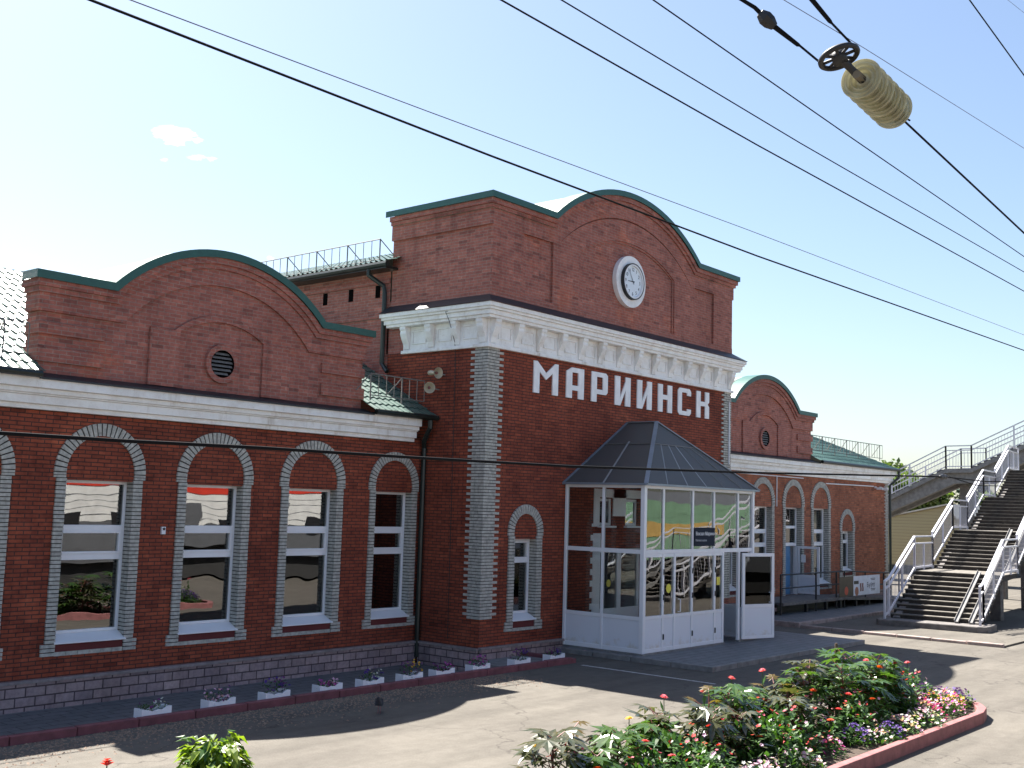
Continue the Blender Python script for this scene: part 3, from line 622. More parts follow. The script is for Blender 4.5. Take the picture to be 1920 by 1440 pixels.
def wing_parapet(cx):
    x0, x1 = cx - 3.83, cx + 3.83; zs = 7.385; y = YW; zb = 5.5
    o = parapet(x0, x1, cx, 2.53, zs, 1.06, zb, y, .45, [(.145, .27, .15), (.27, .37, .10), (.37, .70, .055)], None)
    p = MB(); yb = y - .0005; pr = .055
    for s_ in (-1, 1):
        a, b = sorted((cx + s_ * 2.60, cx + s_ * 3.86))
        c, d = sorted((cx + s_ * 3.8305, cx + s_ * 3.86))
        for z0, z1 in ((6.28, 6.49), (5.79, 6.04)): MB().box(a, b, y - .06, yb, z0, z1).box(c, d, yb, y + .45, z0, z1).build('rustic_block', M['brick_parapet'], o)
    for a, b in ((cx - 1.66, cx - 1.0), (cx + 1.0, cx + 1.66)): p.box(a, b, y - pr, yb, zb + .09, 6.70)
    inn = arc(cx, 1.0, 6.70, .30, 16); outr = arc(cx, 1.13, 6.70, .43, 16)
    p.strip(inn, outr, XZ, y - pr, yb)
    p.build('parapet_frame', M['brick_parapet'], o)
    # round vent
    vz = 6.165; r = MB(); n = 36
    cir = lambda rr: [(cx + rr * math.cos(2 * math.pi * i / n), vz + rr * math.sin(2 * math.pi * i / n)) for i in range(n + 1)]
    r.strip(cir(.28), cir(.39), XZ, y - .075, y - .001); vt = r.build('vent_ring', M['brick_parapet'], o)
    v = MB(); v.strip(cir(.272), cir(.279), XZ, y - .07, y - .001); v.prism(cir(.271)[:-1], XZ, y - .004, y - .001); v.build('vent_hole', M['void'], vt)
    l = MB()
    for i in range(6):
        zz = vz - .2 + i * .08; hw = math.sqrt(.26 ** 2 - (zz - vz) ** 2); l.add([(cx - hw, y - .055, zz - .02), (cx + hw, y - .055, zz - .02), (cx + hw, y - .012, zz + .03), (cx - hw, y - .012, zz + .03)], [(0, 1, 2, 3)])
    l.build('louvre', M['rail_grey'], vt)
    b_ = MB(); ysl = y - .36
    b_.add([(x0 - .1, ysl, 5.475), (x1 + .1, ysl, 5.475), (x1 + .1, y - .003, 5.59), (x0 - .1, y - .003, 5.59)], [(0, 1, 2, 3)]); b_.box(x0 - .1, x1 + .1, ysl - .01, ysl, 5.44, 5.476)
    b_.build('flashing', M['dark_flash'], o)
    barrel(x0, x1, cx, 2.53, zs, 1.06, y + .46, y + 2.6, .035)
wing_parapet(-5.92); wing_parapet(17.37)

# ------------------------------------------------------------------ roofs
def tile_roof(x0, x1, ye, ze, yr, zr, name='wing_roof', hip_right=0., hip_left=0.):
    """wavy stepped metal tiles rising from eave (ye,ze) to ridge (yr,zr)"""
    L = math.hypot(yr - ye, zr - ze); ty, tz = (yr - ye) / L, (zr - ze) / L; ny, nz = -tz, ty
    rows = int(L / .35); nx = int((x1 - x0) / .032); mb = MB()
    prof = []
    for r_ in range(rows):
        s0 = r_ * L / rows; s1 = (r_ + 1) * L / rows
        prof.append((s0, .022)); prof.append((s1 - .001, .0))
    k = 0; W_ = nx + 1
    for s, h in prof:
        xr = x1 - hip_right * (s / L); xl = x0 + hip_left * (s / L)
        for i in range(W_):
            x = xl + (xr - xl) * i / nx; hh = h + .016 * math.cos(2 * math.pi * x / .19); mb.v.append((x, ye + ty * s + ny * hh, ze + tz * s + nz * hh))
    for r_ in range(len(prof) - 1):
        for i in range(nx): mb.f.append((r_ * W_ + i, r_ * W_ + i + 1, (r_ + 1) * W_ + i + 1, (r_ + 1) * W_ + i))
    return mb.build(name, M['roof_tile'], station)
ER, ZE, YR, ZR = 1.55, 5.56, 6.6, 8.25
tile_roof(WX0 - .3, -9.76, ER, ZE, YR, ZR); tile_roof(-9.74, -2.1, 2.5, ZE + .5, YR, ZR); tile_roof(-2.08, -.03, ER, ZE, 6.6, 8.25)
tile_roof(21.2, WX1 + .2, ER, ZE, 6.6, 8.1, hip_right=6.2); tile_roof(13.55, 21.19, 2.5, ZE + .5, 6.6, 8.1); tile_roof(TW + .03, 13.53, ER, ZE, 6.6, 8.1)
b_ = MB().quad((WX0, 11.6, 5.5), (TW - 11.4, 11.6, 5.5), (TW - 11.4, YR, ZR), (WX0, YR, ZR)); b_.quad((TW, 11.6, 5.5), (WX1 - 6, 11.6, 5.5), (WX1 - 6, YR, 8.1), (TW, YR, 8.1))
b_.add([(WX1 + .2, ER, ZE), (WX1 + .2, 11.6, 5.5), (WX1 - 6, YR, 8.1)], [(0, 1, 2)]); b_.build('rear_roof', M['roof_tile'], station)
gt = MB()
for a, b in ((WX0 - .3, -9.85), (-2.0, .1), (21.3, WX1 + .3)):
    gt = MB(); gt.tube([(a, ER - .02, 5.52), (b, ER - .02, 5.52)], .065, 8); gt.box(a, b, ER - .01, YW + .1, 5.475, 5.51); gt.build('gutter', M['gutter'], station)
def rail(name, p, q, h, step=.3, posts=4, braces=True, lean=(0, .35), mat='rail_grey', r=.012):
    p, q = Vector(p), Vector(q); L = (q - p).length; n = int(L / step); mb = MB()
    mb.tube([p + Vector((0, 0, h)), q + Vector((0, 0, h))], r * 1.3, 5); mb.tube([p + Vector((0, 0, .06)), q + Vector((0, 0, .06))], r, 5)
    for i in range(n + 1):
        a = p.lerp(q, i / n); big = i % posts == 0
        mb.tube([a + Vector((0, 0, -.06 if big else .06)), a + Vector((0, 0, h))], r * (1.5 if big else .8), 5)
        if big and braces: mb.tube([a + Vector((lean[0], lean[1], .15)), a + Vector((0, 0, h))], r * 1.2, 5)
    return mb.build(name, M[mat], station)
rail('snow_guard', (-17, 1.9, 5.82), (-9.95, 1.9, 5.82), .6, .42, 3)
rail('snow_guard', (-2.05, 1.7, 5.84), (-.32, 1.7, 5.84), .55, .24, 4, lean=(-.3, .15))
rail('snow_guard', (21.4, 2.1, 5.95), (WX1 - .2, 2.1, 5.95), .62, .28, 4)
# hall behind the tower
HZ = 9.35; HYE = 18.
mb = MB(); mb.quad((0, TD, 5), (0, HYE, 5), (0, HYE, HZ), (0, TD, HZ)); mb.quad((TW, TD, 5), (TW, HYE, 5), (TW, HYE, HZ), (TW, TD, HZ)); mb.quad((0, HYE, 0), (TW, HYE, 0), (TW, HYE, HZ), (0, HYE, HZ)); mb.prism([(0, HZ), (TW, HZ), (TW / 2, 11.55)], XZ, TD + .05, TD + .1)
mb.box(-.05, -.0005, TD, HYE, 9.0, 9.12); mb.box(-.04, -.0005, TD, HYE, 8.12, 8.2)
hw = mb.build('hall_wall', M['brick_parapet'], station)
for i in range(6):
    y0 = 3.72 + i * 1.02; MB().box(-.012, .02, y0, y0 + .17, 8.66, 8.98).build('vent_slot', M['void'], hw)
L = math.hypot(TW / 2 + .45, 2.12); nx = int((HYE - TD) / .035); 
mb = MB(); rows = int(L / .35); prof = []
for r_ in range(rows): prof += [(r_ * L / rows, .024), ((r_ + 1) * L / rows - .001, 0)]
tx, tz = (TW / 2 + .45) / L, 2.12 / L; W_ = nx + 1
for s, h in prof:
    for i in range(W_):
        y = 3.0 + (HYE - 3.0) * i / nx; hh = h + .018 * math.cos(2 * math.pi * y / .19); mb.v.append((-.45 + tx * s - tz * hh, y, 9.46 + tz * s + tx * hh))
for r_ in range(len(prof) - 1):
    for i in range(nx): mb.f.append((r_ * W_ + i, r_ * W_ + i + 1, (r_ + 1) * W_ + i + 1, (r_ + 1) * W_ + i))
mb.quad((TW + .45, 3.4, 9.46), (TW + .45, HYE, 9.46), (TW / 2, HYE, 11.58), (TW / 2, 3.4, 11.58))
mb.build('hall_roof', M['roof_tile'], station)
mb = MB(); mb.tube([(-.42, 3.05, 9.40), (-.42, HYE, 9.34)], .08, 8); mb.box(-.42, -.002, 3.1, HYE, 9.30, 9.36); mb.build('gutter', M['gutter'], station)
rail('snow_guard', (-.28, 3.5, 9.52), (-.28, 13, 9.47), .58, .3, 4, lean=(.3, -.25))
def pipe(pts, r=.055): return MB().tube(pts, r, 8).build('downpipe', M['gutter'], station)
pipe([(-.40, 3.75, 9.36), (-.40, 3.75, 9.18), (-.12, 3.48, 8.92), (-.10, 3.45, 8.75), (-.10, 3.45, 6.95), (-.14, 3.2, 6.72)], .06)
pipe([(-.25, 1.53, 5.45), (-.25, 1.53, 5.28), (-.17, 1.8, 4.95), (-.09, 1.86, 4.8), (-.09, 1.86, -.1)], .06)
pipe([(WX1 + .25, 1.55, 5.46), (WX1 + .25, 1.55, 5.2), (WX1 + .08, 1.88, 4.85), (WX1 + .08, 1.88, .1)], .06)
# white cable conduits
MB().tube([(TW - .13, -.05, 6.85), (TW - .13, -.05, 4.95)], .022, 5).build('cable_conduit', M['white_upvc'], station); MB().tube([(TW + .02, YW - .03, 4.85), (20.5, YW - .03, 4.85)], .02, 5).build('cable_conduit', M['white_upvc'], station); MB().tube([(18.32, YW - .03, 4.85), (18.32, YW - .03, 3.75)], .018, 5).build('cable_conduit', M['white_upvc'], station); MB().tube([(22.5, YW - .03, 4.72), (27.2, YW - .03, 4.76)], .022, 5).build('cable_conduit', M['white_upvc'], station)
MB().tube([(.0 - .012, 1.02, 8.1), (-.40, 1.02, 8.0), (-.26, 1.02, 7.8), (-.06, 1.0, 7.3), (-.015, 1.0, 6.8), (-.015, .95, .4)], .008, 4).build('cable', M['black'], station)
tag(MB().box(-7.06, -6.98, YW - .05, YW - .001, 2.76, 2.90).build('wall_device', M['white_upvc']), 'small white device box on the brick pier between two tall windows', 'door sensor')
o = bpy.data.objects['wall_device']; MB().lathe([(.0, 0), (.025, 0), (.025, .01)], (-7.02, YW - .05, 2.86), (0, -1, 0), 12).build('lens', M['black'], o)

# painted station name in raised white letters
def letter(ch, x0, x1):
    z0, z1 = 6.243, 7.025; W_, H_ = x1 - x0, z1 - z0; t = .165; mb = MB()
    def P(poly): mb.prism([(x0 + u * W_, z0 + v * H_) for u, v in poly], XZ, -.032, -.001)
    a = t / W_; h = .155
    if ch == 'М':
        P([(0, 0), (a * 1.35, 0), (a * 1.35, .68), (.5, .45), (.5, .66), (a * .8, 1), (0, 1)]); P([(1, 0), (1, 1), (1 - a * .8, 1), (.5, .66), (.5, .45), (1 - a * 1.35, .68), (1 - a * 1.35, 0)])
    elif ch == 'А':
        P([(0, 0), (a * 1.45, 0), (a * 1.45, .26), (a * 1.45, .42), (a * 1.45, 1 - h), (.3, 1), (0, .86)]); P([(1, 0), (1, 1), (1 - a * 1.45, 1), (1 - a * 1.45, 0)]); P([(a * 1.45, .26), (1 - a * 1.45, .26), (1 - a * 1.45, .42), (a * 1.45, .42)]); P([(a * 1.45, 1 - h), (1 - a * 1.45, 1 - h), (1 - a * 1.45, 1), (.3, 1)])
    elif ch == 'Р':
        P([(0, 0), (a * 1.4, 0), (a * 1.4, 1), (0, 1)]); P([(a * 1.4, 1 - h), (1 - a * 1.3, 1 - h), (1 - a * 1.3, 1), (a * 1.4, 1)]); P([(a * 1.4, .27), (1 - a * 1.3, .27), (1 - a * 1.3, .27 + h), (a * 1.4, .27 + h)]); P([(1 - a * 1.3, .27), (1 - .1, .27), (1, .36), (1, .92), (1 - .12, 1), (1 - a * 1.3, 1)])
    elif ch == 'И':
        b = a * 1.45; P([(0, 0), (b, 0), (b, 1), (0, 1)]); P([(1 - b, 0), (1, 0), (1, 1), (1 - b, 1)]); P([(b, .0), (b + .02, .0), (1 - b, .55), (1 - b, .84), (b, .26)])
    elif ch == 'Н':
        b = a * 1.45; P([(0, 0), (b, 0), (b, 1), (0, 1)]); P([(1 - b, 0), (1, 0), (1, 1), (1 - b, 1)]); P([(b, .46), (1 - b, .46), (1 - b, .63), (b, .63)])
    elif ch == 'С':
        b = a * 1.3; P([(0, .1), (.12, 0), (b, 0), (b, 1), (.12, 1), (0, .9)]); P([(b, 0), (.88, 0), (1, .1), (1, .24), (1 - b, .24), (1 - b, h), (b, h)]); P([(b, 1 - h), (1 - b, 1 - h), (1 - b, .74), (1, .74), (1, .9), (.88, 1), (b, 1)])
    elif ch == 'К':
        b = a * 1.4; P([(0, 0), (b, 0), (b, 1), (0, 1)]); P([(b, .45), (1 - b, .45), (1 - b, .0), (1, 0), (1, .44), (.88, .54), (1, .62), (1, 1), (1 - b, 1), (1 - b, .62), (b, .62)])
    mb.build('letter', M['white_text'], station)
for ch, a, b in (('М', 1.68, 2.65), ('А', 2.99, 3.73), ('Р', 4.065, 4.785), ('И', 5.125, 5.855), ('И', 6.185, 6.912), ('Н', 7.235, 7.97), ('С', 8.285, 9.0), ('К', 9.315, 10.04)): letter(ch, a, b)
# entrance door and small windows inside the porch, with toothed white surround
mb = MB()
def fbar(x0, x1, z0, z1): mb.box(x0, x1, .05, .12, z0, z1)
x0, x1, z0, z1 = tw_door; xm = (x0 + x1) / 2
for a, b in ((x0, x0 + .1), (xm - .09, xm + .09), (x1 - .1, x1)): fbar(a, b, z0, z1)
for a, b in ((x0 + .1, xm - .09), (xm + .09, x1 - .1)): fbar(a, b, z1 - .1, z1); fbar(a, b, z0, z0 + .75)
o = mb.build('entrance_door', M['white_upvc'], station)
MB().box(x0 + .1, xm - .09, .08, .09, z0 + .75, z1 - .1).box(xm + .09, x1 - .1, .08, .09, z0 + .75, z1 - .1).build('pane', M['pane'], o)
MB().lathe([(0, .0), (.1, .0)], (x0 + .52, .072, 1.55), (0, -1, 0), 18).build('yellow_dot', M['yellow'], o)
MB().box(6.72, 6.94, -.012, -.002, 1.75, 2.05).build('paper_notice', M['white_text'], station)
for a, b, c, d in tw_win:
    mb = MB(); mb.box(a, a + .07, .05, .12, c, d).box(b - .07, b, .05, .12, c, d).box(a + .07, b - .07, .05, .12, c, c + .07).box(a + .07, b - .07, .05, .12, d - .07, d).box(a - .06, b + .06, -.1, .04, c - .05, c - .005)
    o = mb.build('window', M['white_upvc'], station); MB().box(a + .07, b - .07, .08, .09, c + .07, d - .07).build('pane', M['pane'], o)
mb = MB(); mb.box(4.30, 4.61, -.03, -.001, .15, 2.85)
for i in range(18): 
    if i % 2: mb.box(4.20, 4.298, -.03, -.001, .2 + i * .145, .2 + (i + 1) * .145)
mb.box(4.30, 4.54, -.03, -.001, 3.1, 4.0); mb.box(4.2, 4.5, -.04, -.0305, 3.02, 3.1); mb.box(5.16, 5.74, -.03, -.001, 3.3, 4.0); mb.box(4.541, 6.5, -.03, -.001, 3.78, 4.0)
mb.build('white_surround', M['white_upvc'], station)

# ------------------------------------------------------------------ PORCH
struct(MB().box(2.85, 11.0, -4.30, -.09, -.2, .11).build('porch_slab', M['slabs'], bevel=.015))
kk = MB()
for i in range(8): kk.box(2.86 + i * 1.02, 2.86 + i * 1.02 + 1.0, -4.42, -4.302, -.2, .115)
for i in range(4): kk.box(2.74, 2.849, -4.42 + i * 1.08, -4.42 + i * 1.08 + 1.06, -.2, .115)
struct(kk.build('porch_kerb', M['concrete'], bevel=.012))
porch = empty('entrance_porch', (3.1, -2.335, .15), 'white framed glazed entrance porch with a smoky hipped roof against the tower front', 'porch')
PO = Vector(porch.location)
def L3(x, y, z): return (x - PO.x, y - PO.y, z - PO.z)
class PB(MB):
    def b(s, x0, x1, y0, y1, z0, z1): return s.box(x0 - PO.x, x1 - PO.x, y0 - PO.y, y1 - PO.y, z0 - PO.z, z1 - PO.z)
X0, X1, Y0, Y1, ZT_, ZM = 3.10, 8.42, -2.335, -.03, 4.08, 2.50
fr = PB(); t = .05
fr.b(X0 - .05, X0 + .06, Y0 - .05, Y0 + .06, .15, ZT_)                      # corner posts
fr.b(X1 - .06, X1 + .05, Y0 - .05, Y0 + .06, .15, ZT_)
fr.b(X0 - .05, X0 + .03, Y1 - .07, Y1, .15, ZT_); fr.b(X1 - .03, X1 + .05, Y1 - .07, Y1, .15, ZT_)
for z0, z1 in ((4.0, ZT_), (ZM - .05, ZM + .05)):
    fr.b(X0 + .06, X1 - .06, Y0 - .035, Y0 + .035, z0, z1); fr.b(X0 - .035, X0 + .035, Y0 + .06, Y1 - .07, z0, z1); fr.b(X1 - .035, X1 + .035, Y0 + .06, Y1 - .07, z0, z1)
ms = [3.93, 5.29, 6.34, 7.60]
for x in ms: fr.b(x - .035, x + .035, Y0 - .035, Y0 + .035, ZM + .05, 4.0)
ymid = -1.18
for X in (X0, X1): fr.b(X - .035, X + .035, ymid - .035, ymid + .035, .15, ZM - .05); fr.b(X - .035, X + .035, ymid - .035, ymid + .035, ZM + .05, 4.0)
# lower rails on the sides and narrow bay
for X in (X0, X1):
    for a, b in ((Y0 + .06, ymid - .035), (ymid + .035, Y1 - .07)): fr.b(X - .03, X + .03, a, b, .90, .99); fr.b(X - .03, X + .03, a, b, .15, .25)
lows = [(3.16, 3.90), (3.98, 4.42), (4.50, 5.24), (5.32, 6.36), (6.43, 6.78)]
for x in (3.94, 4.46, 5.28, 6.395, 6.82): fr.b(x - .04, x + .04, Y0 - .035, Y0 + .035, .15, ZM - .05)
fr.b(7.62, 7.72, Y0 - .035, Y0 + .035, .15, ZM - .05); fr.b(8.30, 8.36, Y0 - .03, Y0 + .03, .15, ZM - .05)
for a, b in lows: fr.b(a, b, Y0 - .03, Y0 + .03, .92, 1.0); fr.b(a, b, Y0 - .03, Y0 + .03, .15, .24); fr.b(a, b, Y0 - .028, Y0 + .028, ZM - .13, ZM - .05)
fr.build('frame', M['white_upvc'], porch, bevel=.006)
PB().b(X0 - .07, 6.86, Y0 - .07, Y0 + .05, .09, .149).b(X0 - .07, X0 + .05, Y0 + .051, Y1, .09, .149).b(7.6, X1 + .07, Y0 - .07, Y0 + .05, .09, .149).build('sill', M['concrete'], porch)
for a, b in lows: PB().b(a, b, Y0 - .012, Y0 + .012, .24, .92).build('lower_panel', M['porch_panel'], porch); PB().b(a, b, Y0 - .006, Y0 + .006, 1.0, ZM - .13).build('pane', M['pane_wavy'], porch)
for X in (X0, X1):
    for a, b in ((Y0 + .06, ymid - .035), (ymid + .035, Y1 - .07)):
        PB().b(X - .012, X + .012, a, b, .25, .90).build('lower_panel', M['porch_panel'], porch)
        PB().b(X - .006, X + .006, a, b, .99, ZM - .05).build('pane', M['pane_side'], porch); PB().b(X - .006, X + .006, a, b, ZM + .05, 4.0).build('pane', M['pane_side'], porch)
ex = [X0 + .06] + ms + [X1 - .06]
for i in range(5): PB().b(ex[i] + .036, ex[i + 1] - .036, Y0 - .006, Y0 + .006, ZM + .05, 4.0).build('pane', M['pane_wavy'], porch)
PB().b(7.73, 8.29, Y0 - .006, Y0 + .006, 1.0, ZM - .06).build('pane', M['pane_side'], porch); PB().b(7.73, 8.29, Y0 - .012, Y0 + .012, .15, .99).build('lower_panel', M['porch_panel'], porch)
# small black door fittings and handles
ft = PB()
for x in (3.95, 5.28, 6.40): 
    for z in (.42, 1.95, 1.35): PB().b(x - .015, x + .015, Y0 - .06, Y0 - .036, z, z + .13).build('door_fitting', M['black'], porch)
for x in (4.62,):
    MB().tube([L3(x, Y0 - .03, 1.05), L3(x, Y0 - .10, 1.05), L3(x, Y0 - .10, 1.35), L3(x, Y0 - .03, 1.35)], .014, 6).build('door_handle', M['white_upvc'], porch)
for x, z, s in ((4.22, 1.62, .11),): MB().lathe([(0, .001), (s, .001)], L3(x, Y0 - .009, z), (0, -1, 0), 20).build('yellow_dot', M['yellow'], porch)
PB().b(6.53, 6.68, Y0 - .012, Y0 - .008, 1.62, 1.82).build('yellow_sticker', M['yellow'], porch)
# door leaf swung outwards
ang = R(-17); ld = Vector((math.cos(ang), math.sin(ang), 0)); ln_ = Vector((-ld.y, ld.x, 0)); hp = Vector((7.73, -2.42, 0)); LW = 1.18
def leafbox(mb, u0, u1, z0, z1, th):
    ps = [hp + ld * u + ln_ * v + Vector((0, 0, z)) - PO for z in (z0, z1) for u, v in ((u0, -th), (u1, -th), (u1, th), (u0, th))]; mb.hexa(ps)
d_ = MB()
for u0, u1 in ((0, .09), (LW - .09, LW)): leafbox(d_, u0, u1, .17, 2.42, .025)
for z0, z1 in ((.17, .25), (.98, 1.07), (2.33, 2.42)): leafbox(d_, .09, LW - .09, z0, z1, .025)
dl = d_.build('door_leaf', M['white_upvc'], porch, bevel=.005)
p_ = MB(); leafbox(p_, .09, LW - .09, .25, .98, .012); p_.build('lower_panel', M['porch_panel'], dl)
p_ = MB(); leafbox(p_, .09, LW - .09, 1.07, 2.33, .005); p_.build('pane', M['pane_side'], dl)
hpts = [hp + ld * (LW - .2) + ln_ * v + Vector((0, 0, z)) - PO for v, z in ((-.03, 1.12), (-.1, 1.12), (-.1, 1.38), (-.03, 1.38))]; MB().tube(hpts, .014, 6).build('door_handle', M['white_upvc'], dl)
# roof: smoky sheets, hip ribs, ridge
A1, A2 = Vector((5.74, -.005, 5.80)), Vector((5.74, -.95, 5.80)); e = .14
FL, FRt, BL, BR = Vector((X0 - e, Y0 - e, 4.09)), Vector((X1 + e, Y0 - e, 4.09)), Vector((X0 - e, -.005, 4.09)), Vector((X1 + e, -.005, 4.09))
rf = MB()
for poly in ((FL, FRt, A2), (BL, FL, A2, A1), (FRt, BR, A1, A2)): rf.add([p - PO for p in poly], [tuple(range(len(poly)))])
ro = rf.build('roof_sheet', M['poly'], porch); sm = ro.modifiers.new('thickness', 'SOLIDIFY'); sm.thickness = .012
rb = MB()
for p, q in ((FL, A2), (FRt, A2), (BL, A1), (BR, A1), (A1, A2)): rb.bar(p - PO + Vector((0, 0, .015)), q - PO + Vector((0, 0, .015)), .10, .025)
for p, q in ((FL, FRt), (FL, BL), (FRt, BR)): rb.bar(p - PO, q - PO, .03, .05)
rb.build('roof_trim', plain('zinc_trim', (.22, .26, .31), .4, .3), porch)
ib = MB()
for i in range(1, 6):
    p = FL.lerp(FRt, i / 6); q = p.lerp(A2, .62); ib.bar(p - PO + Vector((0, 0, .016)), q - PO + Vector((0, 0, .016)), .045, .008)
a, b = FL.lerp(A2, .62), FRt.lerp(A2, .62); ib.bar(a - PO + Vector((0, 0, .016)), b - PO + Vector((0, 0, .016)), .045, .008)
for S_, E_ in ((BL, FL), (BR, FRt)):
    p = S_.lerp(E_, .5); q = p.lerp(A1.lerp(A2, .5), .66); ib.bar(p - PO + Vector((0, 0, .016)), q - PO + Vector((0, 0, .016)), .045, .008)
    a, b = S_.lerp(A1, .62), E_.lerp(A2, .62); ib.bar(a - PO + Vector((0, 0, .016)), b - PO + Vector((0, 0, .016)), .045, .008)
ib.build('roof_rib', plain('roof_strip', (.26, .26, .26), .5), porch)
PB().b(X0 - .1, X1 + .1, Y0 - .1, Y1, 4.075, 4.0895).build('ceiling_edge', M['white_upvc'], porch) if False else None

def text(name, s, size, mat, loc, rot, parent=None, align='LEFT', ext=.002, sx=1.):
    c = bpy.data.curves.new(name, 'FONT'); c.body = s; c.size = size; c.align_x = align; c.extrude = ext
    t_ = bpy.data.objects.new('tmp', c); COL.objects.link(t_); dg = bpy.context.evaluated_depsgraph_get()
    me = bpy.data.meshes.new_from_object(t_.evaluated_get(dg)); bpy.data.objects.remove(t_)
    o = bpy.data.objects.new(name, me); COL.objects.link(o); me.materials.clear(); me.materials.append(M[mat]); o.location = loc; o.rotation_euler = rot; o.scale = (sx, 1, 1)
    if parent: o.parent = parent
    return o
sign = empty('station_sign', (5.32, Y0 - .05, 2.62), 'dark blue station name sign fixed across the porch glass above the doors', 'sign')
MB().box(0, 1.0, -.012, .0, 0, .46).build('sign_board', M['dark_sign'], sign)
text('sign_lettering', 'Вокзал Мариинск', .125, 'white_text', (.05, -.014, .27), (R(90), 0, 0), sign)
text('sign_lettering', 'Mariinsk station', .085, 'grey_text', (.05, -.014, .12), (R(90), 0, 0), sign)

# ------------------------------------------------------------------ CLOCK, HORNS
ck = empty('wall_clock', (5.66, -.02, 9.64), 'round white station clock on the tower parapet', 'clock')
ring = MB(); n = 48; cir = lambda r_: [(r_ * math.cos(2 * math.pi * i / n), r_ * math.sin(2 * math.pi * i / n)) for i in range(n + 1)]
ring.strip(cir(.50), cir(.705), XZ, -.10, .03); ring.build('clock_ring', M['white_text'], ck, smooth=False)
MB().strip(cir(.47), cir(.499), XZ, -.20, .0).build('clock_case', M['black'], ck)
MB().strip(cir(.43), cir(.469), XZ, -.195, -.15).build('clock_bezel', M['white_upvc'], ck)
MB().prism(cir(.469)[:-1], XZ, -.149, -.0).build('clock_dial', M['clock_face'], ck)
for i in range(1, 13):
    a = 2 * math.pi * i / 12; text('numeral', str(i), .135, 'clock_ink', (.335 * math.sin(a), -.151, .335 * math.cos(a) - .045), (R(90), 0, 0), ck, 'CENTER')
def hand(nm, deg, ln, wd, y):
    a = R(deg); d = Vector((math.sin(a), 0, math.cos(a))); s_ = Vector((d.z, 0, -d.x)); b = Vector((0, y, 0)); mb = MB()
    mb.add([b - d * .08 - s_ * wd, b - d * .08 + s_ * wd, b + d * ln + s_ * wd * .4, b + d * ln - s_ * wd * .4], [(0, 1, 2, 3)]); mb.build(nm, M['clock_ink'], ck)
hand('hour_hand', 268, .24, .018, -.158); hand('minute_hand', 328, .36, .013, -.162)
def horn(loc, ax, label):
    h = empty('horn_loudspeaker', loc, label, 'loudspeaker', 'horn loudspeakers on the tower side wall'); ax = Vector(ax).normalized()
    MB().lathe([(.0, -.30), (.055, -.30), (.06, -.20), (.045, -.12), (.06, -.06), (.09, 0), (.125, .05), (.135, .055), (.128, .045), (.09, -.0), (.05, -.05), (.0, -.05)], (0, 0, 0), ax, 28).build('bell', M['horn'], h, True)
    MB().lathe([(.0, .012), (.028, .005), (.034, -.03), (.02, -.06)], (0, 0, 0), ax, 16).build('throat_cone', M['kerb_pink'], h, True)
    w_ = Vector((0, loc[1], loc[2])); MB().tube([ax * -.2, Vector((-loc[0] - .01, 0, -.02))], .016, 6).build('bracket', M['rail_grey'], h)
horn((-.30, 1.32, 6.57), (-.15, -1, -.08), 'upper cream horn loudspeaker turned sideways on the tower side wall')
horn((-.36, 1.50, 6.22), (-.62, -.78, -.1), 'lower cream horn loudspeaker facing the platform beside the roof railing')

# ------------------------------------------------------------------ RAMP, DOOR, BANNER of the right wing
rp = empty('door_ramp', (15.6, .3, .12), 'black iron access ramp with rails and steps below the open side door', 'ramp')
def LR(x, y, z): return Vector((x - 15.6, y - .3, z - .12))
dk = MB(); dk.hexa([LR(15.7, .35, .42), LR(20.9, .35, .42), LR(20.9, 1.85, .42), LR(15.7, 1.85, .42), LR(15.7, .35, .52), LR(20.9, .35, .52), LR(20.9, 1.85, .52), LR(15.7, 1.85, .52)])
dk.hexa([LR(20.9, .35, .40), LR(27.5, .35, .12), LR(27.5, 1.85, .12), LR(20.9, 1.85, .40), LR(20.9, .35, .50), LR(27.5, .35, .20), LR(27.5, 1.85, .20), LR(20.9, 1.85, .50)]); dk.build('deck', M['concrete_dark'], rp)
st = MB()
for i in range(3): st.box(*[v for ab in zip(LR(15.0 + i * .35, .6, .0)[:], LR(15.7, 1.85, .0)[:]) for v in ab][:4], 0.0, .12 + i * .11)
st.build('steps', M['plinth'], rp)
rl = MB()
def zr(x): return 0.50 if x < 20.9 else .5 - (x - 20.9) * .045
for y in (.4, 1.80):
    if y > 1: continue
    for h in (.95, .5):
        rl.tube([LR(15.6, y, .5 + h), LR(20.9, y, .5 + h), LR(27.4, y, zr(27.4) + h)], .028, 6)
    for x in (15.6, 18.3, 20.0, 20.7, 22.6, 24.4, 26.0, 27.4): rl.tube([LR(x, y, .02), LR(x, y, zr(x) + .95)], .032 if x not in (20.7, 22.6) else .022, 6)
rl.build('railing', M['black'], rp)
for x in (17.6, 19.2, 20.4, 21.8, 23.0, 24.5): MB().box(*[v for ab in zip(LR(x, .42, 0)[:], LR(x + .1, .52, 0)[:]) for v in ab][:4], 0.0, zr(x) - .2).build('leg', M['black'], rp)
MB().box(*[v for ab in zip(LR(15.7, .9, 0)[:], LR(20.4, .95, 0)[:]) for v in ab][:4], .0, .3).build('skirt_panel', M['black'], rp)
sd = empty('side_door', (20.36, YW + .12, .52), 'white half glazed side door standing open above the black ramp', 'door')
dd = MB(); LWd = .86
def dleaf(mb, v0, v1, z0, z1, th): mb.box(-th, th, -v1, -v0, z0, z1)
for a, b in ((0, .09), (LWd - .09, LWd)): dleaf(dd, a, b, .02, 1.78, .025)
for a, b in ((.02, .1), (.62, .72), (1.69, 1.78)): dleaf(dd, .09, LWd - .09, a, b, .025)
dd.build('door_frame', M['white_upvc'], sd)
p_ = MB(); dleaf(p_, .09, LWd - .09, .1, .62, .012); p_.build('lower_panel', M['porch_panel'], sd)
